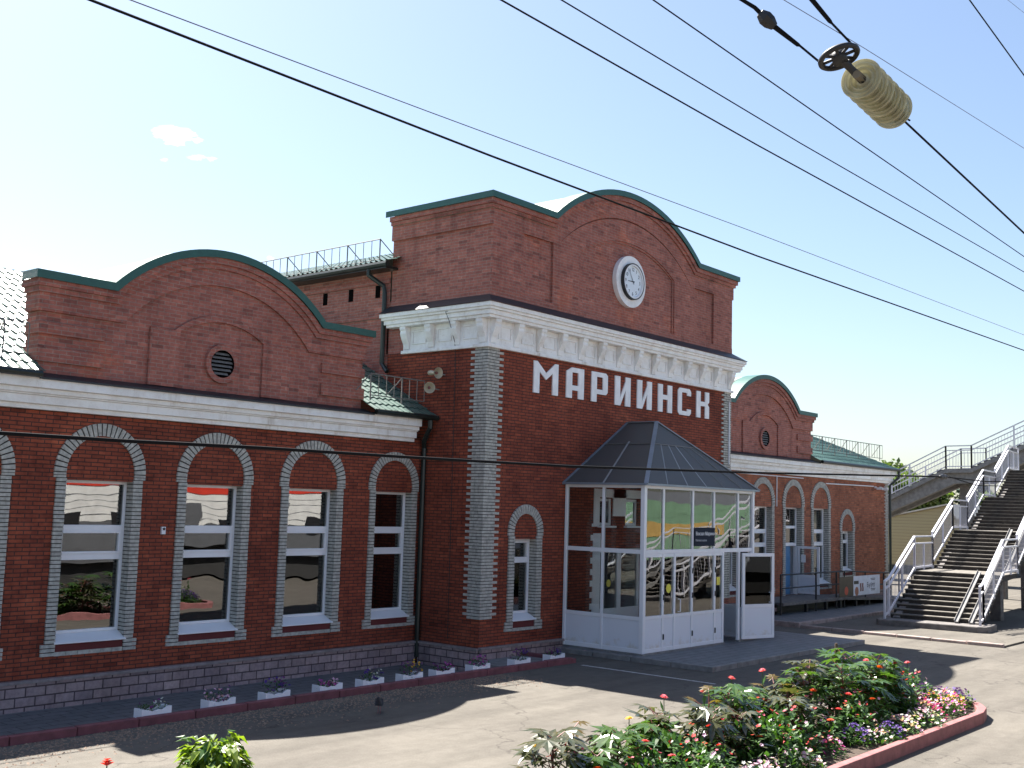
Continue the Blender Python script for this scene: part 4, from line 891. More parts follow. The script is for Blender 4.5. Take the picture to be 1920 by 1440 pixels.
p_ = MB(); dleaf(p_, .09, LWd - .09, .72, 1.69, .005); p_.build('pane', M['pane_side'], sd)
MB().box(-.03, -.026, -.32, -.14, 1.18, 1.46).build('paper_notice', M['white_text'], sd)
MB().box(19.07, 20.0, YW + .262, YW + .272, .52, 2.29).build('inner_sheet', M['blue_sheet'], station)  # flat blue sheet across the doorway behind the open leaf
MB().box(18.99, 19.06, YW + .1, YW + .3, .5, 2.3).build('door_jamb', M['white_upvc'], station); MB().box(20.31, 20.37, YW + .14, YW + .3, .5, 2.3).build('door_jamb', M['white_upvc'], station)
bn = empty('cafe_banner', (20.12, .345, .53), 'cafe banner, half dark food photo and half white, on the black ramp railing', 'banner')
def ban(u0, u1, z0, z1, dy, nm, mt): return MB().box(u0, u1, -dy - .004, -dy, z0, z1).build(nm, mt, bn)
ban(0, 1.25, .0, .72, 0, 'photo_half', plain('dark_food_photo', (.03, .018, .014), .4, var=.8, vscale=4))
ban(1.25, 3.75, .0, .72, 0, 'white_half', plain('banner_white', (.62, .65, .75), .5))
MB().lathe([(0, 0), (.16, 0)], (.62, -.006, .2), (.0, -1, 0), 14).build('food_picture', plain('orange_food', (.45, .06, .03), .5), bn)
for x, z, r_ in ((1.55, .13, .17),): MB().lathe([(0, 0), (r_, 0)], (x, -.006, z + .02), (0, -1, 0), 18).build('food_picture', plain('brown_food', (.35, .13, .08), .5), bn)
ban(1.3, 1.72, .42, .54, .005, 'food_picture', M['black'])
for x in (1.86, 2.05): MB().prism([(0, 0), (.12, 0), (.13, .1), (.1, .2), (.12, .3), (.0, .3), (-.01, .2), (.02, .1)], lambda u, v, w_, x=x: (x + u, w_, .14 + v), -.009, -.005).build('bottle_picture', plain('dark_red_bottle', (.16, .02, .02), .4), bn)
text('banner_lettering', 'Буфет', .26, 'dark_sign', (2.5, -.006, .27), (R(90), 0, 0), bn)
for z in (.52, .13): ban(2.85, 3.3, z + .06, z + .08, .005, 'banner_line', M['dark_sign']); ban(2.9, 3.25, z + .01, z + .03, .005, 'banner_line', M['dark_sign'])
# two small cameras under the far cornice end
for i, x in enumerate((27.4, 27.95)):
    cmr = empty('security_camera', (x, YW, 4.72), ('left' if i == 0 else 'right') + ' one of two small cameras under the far cornice end', 'camera', 'cameras under the far cornice')
    MB().box(-.05, .05, -.06, 0, -.04, .04).tube([(0, -.05, 0), (0, -.14, -.02)], .015, 6).build('mount', M['white_upvc'], cmr); MB().box(-.05, .05, -.36, -.1, -.1, .0).build('body', M['white_upvc'], cmr, bevel=.01)

# ------------------------------------------------------------------ STAIRS to the footbridge
HD = R(84.1); sd_ = Vector((math.sin(HD), math.cos(HD), 0)); sn_ = Vector((math.cos(HD), -math.sin(HD), 0))
ST = empty('footbridge_stairs', (16.55, -2.7, .06), 'wide concrete footbridge stairs with pale lilac steel railings rising beyond the station', 'stairs')
SW, RR, GG, LL = 3.05, .141, .346, 2.6
def SP(t_, w_, z): return sd_ * t_ + sn_ * w_ + Vector((0, 0, z))
mb = MB(); pl = [(-.16, -.16), (-.04, -.36), (SW - .1, -.36), (SW + .16, -.22), (SW + .2, .5), (SW + .2, 1.0), (-.16, 1.0)]
mb.prism(pl, lambda u, v, w_: SP(v, u, w_), -.15, .18); mb.build('base_slab', M['concrete_dark'], ST, bevel=.03)
z = .18; tt = .5
for fi in range(4):
    fl = MB(); sg = MB()
    for i in range(10):
        t0 = tt + i * GG; zt = z + (i + 1) * RR; last = (LL if i == 9 else GG)
        fl.hexa([SP(t0, .12, zt - .16 - (.08 if i < 9 else .1)), SP(t0 + last, .12, zt - .16), SP(t0 + last, SW - .12, zt - .16), SP(t0, SW - .12, zt - .24), SP(t0, .12, zt - .03), SP(t0 + last, .12, zt - .03), SP(t0 + last, SW - .12, zt - .03), SP(t0, SW - .12, zt - .03)])
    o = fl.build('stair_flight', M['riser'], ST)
    td = MB()
    for i in range(10):
        t0 = tt + i * GG - .03; zt = z + (i + 1) * RR; last = (LL + .03 if i == 9 else GG + .02)
        td.hexa([SP(t0, .10, zt - .03), SP(t0 + last, .10, zt - .03), SP(t0 + last, SW - .10, zt - .03), SP(t0, SW - .10, zt - .03), SP(t0, .10, zt), SP(t0 + last, .10, zt), SP(t0 + last, SW - .10, zt), SP(t0, SW - .10, zt)])
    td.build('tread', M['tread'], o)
    z1 = z + 10 * RR; t1 = tt + 9 * GG
    for w_ in (.32, SW - .32): MB().bar(SP(tt - .1, w_, z - .06), SP(t1, w_, z1 - .30), .2, .22).build('stringer', M['concrete_dark'], o)
    # bicycle rails on the right
    if fi < 2:
        for w_ in (SW - .85, SW - .42): br = MB(); br.bar(SP(tt - .25, w_, z + .03), SP(t1 + .1, w_, z1 + .06), .10, .06); br.bar(SP(tt - .25, w_ - .06, z + .06), SP(t1 + .1, w_ - .06, z1 + .09), .015, .1); br.build('wheel_ramp', M['concrete'], o)
    for w_ in (.08, SW - .08):
        r_ = MB(); a0, a1 = tt - .55, tt - .05; start = fi == 0
        pts = [(tt - .08, z + RR), (t1, z1), (t1 + LL - .08, z1)]
        if start: pts = [(tt - .55, z), (tt - .08, z + .08)] + pts[1:]
        for (ta, za), (tb, zb_) in zip(pts, pts[1:]):
            for h, wd in ((1.18, .08), (.94, .06)): r_.bar(SP(ta, w_, za + h), SP(tb, w_, zb_ + h), wd, .05)
            r_.bar(SP(ta, w_, za + .10), SP(tb, w_, zb_ + .10), .04, .07)
            Ls = tb - ta; nb = max(1, int(Ls / .155)); npst = max(1, round(Ls / 1.6))
            for i in range(nb + 1):
                f_ = i / nb; r_.bar(SP(ta + Ls * f_, w_, za + (zb_ - za) * f_ + .1), SP(ta + Ls * f_, w_, za + (zb_ - za) * f_ + .94), .011, .011)
            for i in range(npst + 1):
                f_ = i / npst; q_ = za + (zb_ - za) * f_; r_.bar(SP(ta + Ls * f_, w_, q_ - .02), SP(ta + Ls * f_, w_, q_ + (1.18 if i in (0, npst) else .94)), .06, .06)
        r_.build('railing', M['rail_white'], ST)
    tt = t1 + LL; z = z1
    if fi < 3:
        for w_ in (.55, SW - .55): MB().bar(SP(t1 + 1.3, w_, -.1), SP(t1 + 1.3, w_, z - .2), .35, .35).build('support', M['concrete_dark'], ST)

# second flight of the footbridge, descending behind the building
FB = empty('footbridge', (42, 4, 0), 'grey concrete footbridge descending behind the far end of the station', 'footbridge')
top = [(-8, 8.2), (-1.7, 8.2), (2.64, 6.17), (3.985, 6.15), (9.9, 3.22), (11.3, 3.22), (17.6, .1)]
bot = [(-8, 7.3), (-1.5, 7.3), (2.1, 5.42), (3.6, 5.36), (9.7, 2.62), (11.1, 2.62), (16.4, -.1)]
gb = MB(); gb.strip([(y - 4, z_) for y, z_ in bot], [(y - 4, z_ - .22) for y, z_ in top], lambda u, v, w_: (w_, u, v), .25, .7); gb.strip([(y - 4, z_) for y, z_ in bot], [(y - 4, z_ - .22) for y, z_ in top], lambda u, v, w_: (w_, u, v), 1.9, 2.35); gb.build('girder', M['concrete'], FB)
gd = MB(); gd.strip([(y - 4, z_ - .22) for y, z_ in top], [(y - 4, z_) for y, z_ in top], lambda u, v, w_: (w_, u, v), .0, 2.6); gd.build('deck', M['concrete'], FB)
for (y0, z0), (y1, z1) in ((top[1], top[2]), (top[3], top[4]), (top[5], top[6])):
    n = 13; gs = MB()
    for i in range(n): gs.box(.06, 2.54, y0 - 4 + (y1 - y0) * i / n, y0 - 4 + (y1 - y0) * (i + 1) / n + .04, z0 + (z1 - z0) * (i + 1) / n + .01, z0 + (z1 - z0) * (i + .5) / n + .07)
    gs.build('stair_flight', M['concrete_dark'], FB)
for xx in (.08, 2.52):
    r_ = MB()
    for (y0, z0), (y1, z1) in zip(top, top[1:]):
        a, b = Vector((xx, y0 - 4, z0)), Vector((xx, y1 - 4, z1)); Ls = (b - a).length; U = lambda h: Vector((0, 0, h))
        for h, wd in ((1.22, .06), (.98, .05), (.12, .05)): r_.bar(a + U(h), b + U(h), wd, wd)
        nb = int(Ls / .17); npst = max(1, round(Ls / 2.2))
        for i in range(nb + 1): r_.bar(a.lerp(b, i / nb) + U(.12), a.lerp(b, i / nb) + U(.98), .014, .014)
        for i in range(npst + 1): r_.bar(a.lerp(b, i / npst) - U(.05), a.lerp(b, i / npst) + U(1.22), .07, .07)
    r_.build('railing', M['rail_white'], FB)
for y in (3.3 - 4, 10.6 - 4, -3 - 4): MB().box(.9, 1.7, y - .25, y + .25, -.1, 5.3 if y < 0 else 2.4).build('support', M['concrete_dark'], FB)

# yellow shed
SH = empty('yellow_shed', (50, 6.4, 0), 'yellow plank sided shed with a sloping roof beyond the stairs', 'shed')
prof = [(-.1, 0), (6.2, 0), (6.2, 2.95), (.25, 4.26), (-.1, 3.75)]
MB().prism(prof, lambda u, v, w_: (w_, u, v), 0, 9).build('wall', M['siding'], SH)
MB().strip([(6.5, 2.90), (.27, 4.28), (-.35, 3.45)], [(6.5, 2.98), (.27, 4.37), (-.35, 3.54)], lambda u, v, w_: (w_, u, v), -.15, 9.1).build('roof', plain('shed_trim', (.55, .5, .42), .6), SH)
MB().box(-.06, 0, -.2, 6.4, 0, .55).build('base_shadow_strip', M['coach_dark'], SH)  # dark strip standing in for the shadow beneath the shed
SB = empty('grey_outbuilding', (56, 2.2, 0), 'low grey roofed outbuilding half hidden between shed and stairs', 'outbuilding')
MB().box(0, 8, -1.2, 4.0, 0, 3.2).build('wall', M['concrete'], SB); MB().prism([(-1.5, 3.2), (4.3, 3.2), (1.4, 4.25)], lambda u, v, w_: (w_, u, v), -.3, 8.3).build('roof', plain('slate_roof', (.08, .10, .13), .6), SB)

# ------------------------------------------------------------------ trees
def leaf_cloud(mb, blobs, n, s):
    for _ in range(n):
        c, r = random.choices(blobs, [b[1] ** 2 for b in blobs])[0]
        d = Vector((random.gauss(0, 1), random.gauss(0, 1), random.gauss(0, 1))).normalized(); p = Vector(c) + d * r * (random.uniform(.55, 1.08))
        a = Vector((random.gauss(0, 1), random.gauss(0, 1), random.gauss(0, .6))).normalized(); b = a.orthogonal().normalized(); b = (b * math.cos(2) + a.cross(b) * random.uniform(-1, 1)).normalized()
        k = s * random.uniform(.6, 1.4); mb.add([p - a * k, p + b * k * .55, p + a * k, p - b * k * .55], [(0, 1, 2, 3)])
def tree(x, y, h, w_, label, leaf='leaf_tree', n=3600, name='leafy_tree', s=.22, group='trees beyond the shed'):
    t_ = empty(name, (x, y, 0), label, 'tree', group)
    tr = MB(); tr.tube([(0, 0, -.1), (.1, .05, h * .25), (0, .1, h * .55), (.1, 0, h * .8)], [.2, .16, .1, .04], 8)
    blobs = []
    for i in range(11):
        a = random.uniform(0, 6.28); zz = h * random.uniform(.3, .9); rr = w_ * (1 - abs(zz / h - .5)) * random.uniform(.3, .8); c = (rr * math.cos(a), rr * math.sin(a), zz); blobs.append((c, w_ * random.uniform(.3, .5)))
        tr.tube([(0, .05, h * .22 + zz * .25), (c[0] * .6, c[1] * .6, zz * .85), c], [.07, .04, .015], 5)
    tr.build('trunk', M['bark'], t_); mb = MB(); leaf_cloud(mb, blobs, n, s); mb.build('crown', M[leaf], t_); return t_
tree(60, 14.6, 6.3, 2.4, 'sunlit green tree seen through the footbridge railing by the building corner')
tree(62, 13.4, 7.4, 3.0, 'tallest light green tree directly behind the footbridge slope')
tree(60.5, 11.4, 6.6, 2.7, 'light green tree whose crown shows just over the yellow shed roof')
tree(64, 16.8, 6.3, 2.4, 'leftmost tree, rising just past the station roof end')
tree(63, 9.2, 6.4, 1.9, 'dark spruce like tree behind the shed under the bridge landing', 'leaf_dark', 3600, 'dark_tree', .2)
tree(62, 7.6, 5.3, 2.2, 'low light green bush tree between the dark tree and the stairs', n=2200)
# far-off wood along the horizon
mb = MB()
for i in range(60): 
    y = -20 + i * 2.6; leaf_cloud(mb, [((110 + random.uniform(0, 8), y, random.uniform(1.5, 4.)), random.uniform(2, 3.2))], 60, .7)
o = struct(mb.build('far_wood', M['leaf_tree']), 'stuff')

# ------------------------------------------------------------------ overhead wires
def wire(pts, y, r, label, nm='overhead_wire', mat='wire', ext=True):
    P = [at_y(px, py, y) for px, py in pts]
    if ext: P = [P[0] - (P[1] - P[0]).normalized() * 14] + P + [P[-1] + (P[-1] - P[-2]).normalized() * 45]
    o = MB().tube(P, r, 6).build(nm, M[mat]); return tag(o, label, 'wire', 'overhead wires above the platform')
wire([(170, 0), (920, 292), (1420, 480), (1920, 657)], -13, .0062, 'lowest dark contact wire, crossing in front of the tower parapet and clock gable')
wire([(245, 0), (800, 208), (1400, 430), (1920, 628)], -12.6, .003, 'thin grey wire just above the lowest dark contact wire', mat='wire_grey')
wire([(940, 0), (1420, 272), (1920, 546)], -13, .006, 'dark wire entering at the middle of the top edge, first of two close wires')
wire([(1053, 0), (1500, 268), (1920, 510)], -13.1, .005, 'dark wire running close above the one from the middle of the top edge')
wire([(1225, 0), (1580, 247), (1920, 481)], -13.2, .0055, 'dark wire passing just under the glass insulator string')
wire([(1470, 0), (1620, 90), (1920, 278)], -12.8, .004, 'thin wire passing behind and above the glass insulator string', mat='wire_grey')
wire([(1818, 0), (1920, 141)], -12.5, .009, 'short steep wire cutting the upper right corner')
wire([(1890, 0), (1920, 24)], -12.5, .003, 'faint wire at the extreme upper right corner', mat='wire_grey')
P = [(-40, 810), (0, 812), (240, 827), (480, 839), (780, 858), (1060, 874), (1400, 886), (1680, 892), (1770, 894)]
low = [at_y(px, py, -12.3) for px, py in P]; low = [low[0] - (low[1] - low[0]).normalized() * 8] + low
lo = low[-1]; d1 = (low[-1] - low[-2]).normalized()
cab = MB().tube(low, .0092, 8).tube([lo, lo + d1 * 1.6 + Vector((0, 0, -.05)), lo + d1 * 40], .008, 6).tube([lo + d1 * .2, lo + d1 * 1.2 + Vector((0, 0, -.10)), lo + d1 * 3.5 + Vector((0, 0, -.12)), lo + d1 * 40 + Vector((0, 0, 1.8))], .006, 6).build('black_cable', M['wire'])
tag(cab, 'thick black cable sagging low across the windows, quoin and porch roof', 'cable'); 
MB().lathe([(0, -.16), (.022, -.12), (.034, -.05), (.022, .0), (.03, .05), (.014, .1), (0, .14)], lo, d1, 10).build('joint', M['black'], cab)
# insulator string with its pulley
dI = 5.6; A = at_d(1615, 148, dI); im = (at_d(1690, 222, dI) - A).normalized(); ax = (im * .50 + ray(1650, 180).normalized() * .866).normalized()
INS = empty('glass_insulator', A, 'string of greenish glass insulator discs hanging from the pulley in the upper right sky', 'insulator')
N = 6; sp = .084
for i in range(N):
    o_ = ax * (i * sp)
    MB().lathe([(.020, .046), (.030, .044), (.040, .036), (.066, .022), (.088, .010), (.094, .004), (.096, -.003), (.093, -.008), (.088, -.006), (.080, .002), (.076, -.008), (.071, -.008), (.066, .006), (.058, .010), (.054, -.004), (.049, -.004), (.044, .016), (.034, .022), (.030, .006), (.020, .006)], o_, ax, 40).build('disc', M['ins_glass'], INS, True)
MB().tube([ax * -.06, ax * (N * sp + .0)], .02, 8).build('core', plain('insulator_core', (.16, .13, .09), .6), INS)
MB().lathe([(0, 0), (.03, .0), (.035, .05), (.015, .09), (0, .1)], ax * ((N - 1) * sp + .02), ax, 10).build('end_cap', M['black'], INS)
wh = at_d(1573, 107, dI - .06) - A; rimv = (at_d(1608, 92, dI) - at_d(1538, 122, dI)).normalized(); nrm = rimv.cross(ax).normalized(); fwd = nrm.cross(rimv).normalized()
PW = empty('pulley_wheel', A + wh, 'black spoked pulley wheel tensioning the two cables beside the insulator', 'pulley')
pw = MB(); Rw = .084
def wp_(a, r_, h=0): return rimv * (r_ * math.cos(a)) + fwd * (r_ * math.sin(a)) + nrm * h
ringp = [wp_(2 * math.pi * i / 40, Rw) for i in range(41)]; pw.tube(ringp, .013, 8, False)
for i in range(4): pw.tube([wp_(math.pi * i / 4, Rw), wp_(math.pi * i / 4 + math.pi, Rw)], .008, 6)
pw.lathe([(0, -.03), (.034, -.03), (.034, .03), (0, .03)], (0, 0, 0), nrm, 16); pw.build('wheel', M['black'], PW, True)
sp_dir = (Vector((0, 0, 0)) - wh).normalized()
MB().tube([(0, 0, 0), sp_dir * (wh.length * .55), -wh + ax * -.02, -wh + ax * .05], [.022, .017, .020, .022], 10).build('fork', M['black'], PW)
MB().box(-.02, .02, -.02, .02, .03, .07).build('bolt', M['black'], PW) if False else None
def cable(pix, rr, label, dist=dI - .06):
    P = [at_d(px, py, dist) for px, py in pix]; P = [P[0] - (P[1] - P[0]).normalized() * 6] + P; return tag(MB().tube(P, [rr[0]] + rr, 8).build('tension_cable', M['wire']), label, 'cable', 'cables running to the pulley wheel')
c1 = cable([(1392, 0), (1415, 14), (1452, 50), (1496, 84), (1500, 86), (1541, 120)], [.009, .010, .013, .010, .0055, .0055], 'left tension cable with a lumpy clamp, reaching the lower rim of the pulley')
MB().lathe([(0, -.05), (.022, -.04), (.036, -.01), (.034, .02), (.02, .05), (0, .06)], at_d(1437, 36, dI - .06), (at_d(1452, 50, dI) - at_d(1420, 20, dI)), 8).build('clamp', M['black'], c1)
cable([(1518, -6), (1556, 40), (1560, 44), (1604, 90)], [.012, .010, .0055, .0055], 'right tension cable with a wrapped end, reaching the upper rim of the pulley')
E_ = A + ax * (N * sp + .03); q = at_d(1920, 437, (E_ - CAM).length + 1.5)
tag(MB().tube([E_, E_.lerp(q, .5), q, q + (q - E_) * 4], .006, 6).tube([E_, E_ + Vector((.02, 0, .01)), E_.lerp(q, .06) + Vector((.0, .0, .03))], .005, 5).build('tension_cable', M['wire']), 'cable leaving the far end of the glass insulator toward the right edge', 'cable', 'cables running to the pulley wheel')

# ------------------------------------------------------------------ planters by the kerb
PXS = [q + .17 for q in (-9.29, -8.08, -6.94, -5.75, -4.72, -3.68, -2.77, -1.69, -.35, .88)]
pcol = [('petal_plum', 'petal_white'), ('petal_pale', 'petal_plum'), ('petal_violet', 'petal_plum'), ('petal_magenta', 'petal_pale'), ('petal_violet', 'petal_white'), ('petal_plum', 'petal_yellow'), ('petal_plum', 'petal_magenta'), ('petal_magenta', 'petal_plum'), ('petal_plum', 'petal_violet'), ('petal_plum', 'petal_violet')]
pname = ['sparse dark and white', 'pale pink and plum', 'full deep violet', 'tall magenta and pale pink', 'short violet and white', 'plum with yellow', 'plum and magenta', 'magenta and plum', 'dull plum', 'thin trailing violet']
order = ['leftmost', 'second from the left', 'third from the left', 'fourth from the left', 'fifth from the left', 'sixth from the left', 'fourth from the right', 'third from the right, by the tower corner', 'second from the right', 'rightmost, nearest the porch']
def petals(mb, c, r, n=5, nrm=None):
    nrm = nrm or Vector((random.gauss(0, .5), random.gauss(-.4, .5), 1)).normalized(); u = nrm.orthogonal().normalized(); v = nrm.cross(u); a0 = random.uniform(0, 6)
    pts = []
    for i in range(n * 2): a = a0 + math.pi * i / n; rr = r * (1 if i % 2 == 0 else .62); pts.append(Vector(c) + (u * math.cos(a) + v * math.sin(a)) * rr + nrm * r * .25)
    mb.add([Vector(c)] + pts, [(0, i + 1, (i + 1) % (2 * n) + 1) for i in range(2 * n)])
def leaves(mb, n, box, s, up=.5):
    for _ in range(n):
        p = Vector((random.uniform(*box[0]), random.uniform(*box[1]), random.uniform(*box[2]))); d = Vector((random.gauss(0, 1), random.gauss(0, 1), random.gauss(up, .5))).normalized(); sd2 = d.cross(Vector((0, 0, 1)) if abs(d.z) < .95 else Vector((1, 0, 0))).normalized(); k = s * random.uniform(.6, 1.3)
        mb.add([p, p + d * k * .5 + sd2 * k * .28, p + d * k, p + d * k * .5 - sd2 * k * .28], [(0, 1, 2, 3)])
def planter_proto():
    p = empty('flower_planter', (0, 0, 0), '', 'planter', 'white planters behind the maroon kerb')
    mb = MB(); prof = [(u * .88, v * .92) for u, v in [(-.30, 0), (.30, 0), (.30, .21), (.20, .21), (.12, .165), (.02, .175), (-.08, .155), (-.16, .18), (-.30, .205)]]
    prof2 = [(u * 1.0, v) for u, v in prof]
    mb.prism(prof, XZ, -.11, -.085); mb.prism(prof2, XZ, .085, .11); mb.box(-.264, -.242, -.0849, .0849, 0, .185); mb.box(.242, .264, -.0849, .0849, 0, .19); mb.box(-.2419, .2419, -.0849, .0849, 0, .03)
    for x in (-.15, 0., .15): mb.box(x - .006, x + .006, -.116, -.1101, 0, .15)
    mb.build('box', M['planter'], p); MB().box(-.2415, .2415, -.084, .084, .03, .12).build('soil', M['soil'], p); return p
proto = planter_proto()
for i, x in enumerate(PXS):
    p = proto if i == 0 else copy_tree(proto)
    p.location = (x, -1.34, .03); p.rotation_euler = (0, 0, random.uniform(-.03, .03)); p['label'] = 'white scalloped planter, ' + order[i] + ', holding ' + pname[i] + ' flowers'; p['group'] = 'white planters behind the maroon kerb'
    f = empty('petunia_clump', (x, -1.34, .15), pname[i] + ' petunias in the white planter ' + order[i].split(',')[0], 'flowers', 'petunias in the white planters')
    lf = MB(); hgt = .10 + .06 * ((i * 7) % 3) ; leaves(lf, 130, ((-.23, .23), (-.1, .1), (0, hgt)), .05); lf.build('foliage', M['leaf_small'], f)
    for ci, cn in enumerate(pcol[i]):
        fl = MB(); 
        for _ in range((26, 16)[ci] if i else 8):
            xx = random.uniform(-.25, .25); xx = xx if ci == 0 else abs(xx) - .0; petals(fl, (xx, random.uniform(-.11, .09), random.uniform(.03, hgt + .08)), random.uniform(.022, .034))
        fl.build('blossom', M[cn], f)

# ------------------------------------------------------------------ flower bed in the foreground
BD = empty('flower_bed', (0, -9.6, 0), 'long raised flower bed with a red kerb in the foreground', 'flower bed')
def BL3(x, y): return (x, y + 9.6)
outl = [(-17, -10.66), (1.2, -10.62), (1.75, -10.5), (2.2, -10.25), (2.35, -9.9), (2.3, -9.3), (2.0, -8.8), (1.4, -8.55), (-17, -8.5)]
inn = [(-17, -10.53), (1.15, -10.49), (1.6, -10.38), (2.03, -10.18), (2.21, -9.9), (2.17, -9.33), (1.9, -8.9), (1.35, -8.68), (-17, -8.63)]
kb = MB(); kb.strip([BL3(*p) for p in outl], [BL3(*p) for p in inn], lambda u, v, w_: (u, v, w_), -.05, .19); kb.build('kerb', M['kerb_pink'], BD, bevel=.012)
MB().prism([BL3(*p) for p in inn], lambda u, v, w_: (u, v, w_), -.04, .12).build('soil', M['soil'], BD)
def palm_leaf(mb, c, d, size, droop=.5, lobes=8):
    """palmate leaf: pointed lobes radiating from the stalk end"""
    d = d.normalized(); up = Vector((0, 0, 1)); s_ = d.cross(up).normalized(); nn = s_.cross(d).normalized()
    for i in range(lobes):
        a = -2.35 + 4.7 * i / (lobes - 1); L_ = size * (1.0 - .42 * abs(a) / 2.35) * random.uniform(.9, 1.08); v = d * math.cos(a) + s_ * math.sin(a); q = v.cross(nn).normalized(); w_ = L_ * .17
        p1 = c + v * L_ * .5 - up * droop * L_ * .10 ; tip = c + v * L_ - up * droop * L_ * .55; mid = -nn * L_ * .035
        mb.add([c, p1 + q * w_, tip, p1 - q * w_, p1 + mid], [(0, 1, 4), (1, 2, 4), (2, 3, 4), (3, 0, 4)])
def castor(loc, h, label, leaf='leaf_castor', n=16, size=.26, name='castor_plant', group='palmate leaved plants in the flower bed'):
    p = empty(name, loc, label, 'plant', group); st = MB(); lf = MB(); top = Vector((random.uniform(-.08, .08), random.uniform(-.08, .08), h))
    st.tube([(0, 0, 0), top * .5 + Vector((.03, 0, 0)), top], [.022, .016, .008], 6)
    for i in range(n):
        f_ = .15 + .85 * (i + .5) / n; b = top * f_; a = i * 2.4 + random.uniform(-.3, .3); L_ = (.16 + .28 * (1 - f_)) * random.uniform(.8, 1.2) * (h / .9); e_ = b + Vector((math.cos(a) * L_, math.sin(a) * L_, L_ * random.uniform(.3, .8)))
        st.tube([b, e_], .006, 4); palm_leaf(lf, e_, Vector((math.cos(a), math.sin(a), random.uniform(-.45, .55))), size * random.uniform(.7, 1.15), random.uniform(.1, .7))
    st.build('stem', plain('reddish_stalk', (.16, .05, .04), .6) if 'reddish_stalk' not in bpy.data.materials else bpy.data.materials['reddish_stalk'], p); lf.build('foliage', M[leaf], p); return p
cs = [(-9.0, -9.1, .86, 'leftmost big palmate leaved plant in the bed, at the bottom edge'), (-8.0, -9.25, .78, 'second palmate plant from the left, low and drooping'), (-7.0, -9.1, .72, 'palmate plant between the orange zinnias on the left part of the bed'),
      (-6.0, -9.35, .82, 'palmate plant in front of the lone tall pink zinnia'), (-4.9, -9.1, .92, 'palmate plant left of the middle with bright shiny leaves'), (-3.9, -9.4, .75, 'palmate plant in the middle, front of its neighbours'),
      (-2.6, -9.1, .95, 'palmate plant just left of the tallest clump'), (-1.7, -9.4, 1.0, 'front plant of the tallest palmate clump'), (-1.0, -9.0, 1.12, 'tallest palmate plant, at the top of the bed clump'), (-.2, -9.25, 1.02, 'palmate plant just right of the tallest one'), (.5, -9.1, .82, 'rightmost palmate plant, beside the red zinnias')]
cs += [(-8.5, -9.45, .62, 'low palmate plant at the bottom edge, right of the leftmost one'), (-6.6, -9.0, .80, 'palmate plant behind the pink zinnia buds on the left half'), (-5.4, -9.4, .70, 'low palmate plant with pale shining leaves near the red zinnia'), (-4.4, -9.0, .84, 'palmate plant at the back of the middle of the bed'),
       (-3.3, -9.2, .80, 'palmate plant with pale leaves left of the stake clump'), (-2.1, -9.0, 1.04, 'palmate plant behind the front plant of the tallest clump'), (-1.3, -9.6, .78, 'low front palmate plant under the tallest clump'), (-.5, -9.5, .80, 'low front palmate plant at the right side of the tallest clump')]
for x, y, h, lb in cs: castor((x, y, .12), h * .93, lb, n=34 if h > .9 else 28, size=.30, leaf='leaf_castor' if int(abs(x) * 10) % 3 else 'leaf_purple')
for x, y, h, lb in ((-8.35, -8.95, .78, 'left bronze tinted palmate plant between green ones'), (-5.3, -8.95, .86, 'bronze tinted palmate plant behind the shiny green one'), (-3.2, -8.95, .8, 'right bronze tinted palmate plant by the tall clump')): castor((x, y, .12), h, lb, 'leaf_bronze', 9, .2)
def zinnia_proto(col, h):
    p = empty('zinnia', (0, 0, 0), '', 'flower', ''); st = MB(); st.tube([(0, 0, 0), (.02, .01, h * .5), (0, 0, h)], .006, 5)
    lf = MB(); leaves(lf, 60, ((-.13, .13), (-.13, .13), (.02, h * .8)), .10, .1)
    for s_ in range(3):
        b = Vector((random.uniform(-.12, .12), random.uniform(-.12, .12), h * random.uniform(.5, .8))); st.tube([(0, 0, h * .25), b], .004, 4); leaves(lf, 10, ((b.x - .05, b.x + .05), (b.y - .05, b.y + .05), (b.z - .25, b.z)), .07)
    st.build('stem', M['leaf_small'], p); lf.build('foliage', M['leaf_small'], p)
    fl = MB()
    for k_ in range(3): petals(fl, (0, 0, h + .012 * k_),   .062 - .014 * k_, 9, Vector((.05, -.12, 1)).normalized())
    fl.build('bloom', M[col], p); return p
zin = {}
zspec = {'petal_red': [(-7.7, -9.5, .62), (-6.3, -9.7, .42), (-4.2, -9.8, .36), (-2.3, -9.7, .62), (-3.0, -9.85, .5), (.1, -9.5, .85), (1.0, -9.3, .6)], 'petal_pink': [(-6.1, -8.75, .86), (-3.3, -8.75, .95), (-5.0, -8.72, .82), (-4.2, -8.72, .92), (-7.4, -9.7, .45), (.9, -8.9, .72), (1.45, -9.2, .72), (.3, -8.9, .82)], 'petal_orange': [(-8.8, -9.6, .5), (-2.0, -9.95, .55), (-3.4, -9.9, .4), (-.6, -9.5, .85), (-5.4, -9.8, .42), (-2.9, -9.4, .7)], 'petal_yellow': [(-9.25, -9.1, .72), (-7.0, -8.8, .7), (-4.6, -8.95, .75), (-6.2, -9.2, .55)]}
cname = {'petal_red': 'red', 'petal_pink': 'coral pink', 'petal_orange': 'orange', 'petal_yellow': 'yellow'}
for cn, L_ in zspec.items():
    pr = None
    for x, y, h in L_:
        if pr is None: pr = zinnia_proto(cn, .6); o = pr
        else: o = copy_tree(pr)
        o.location = (x, y, .12); o.scale = (1, 1, h / .6); o.rotation_euler = (0, 0, random.uniform(0, 6)); o['label'] = cname[cn] + ' zinnia with a round bloom on a tall stem in the bed'; o['group'] = cname[cn] + ' zinnias in the flower bed'; o['category'] = 'flower'
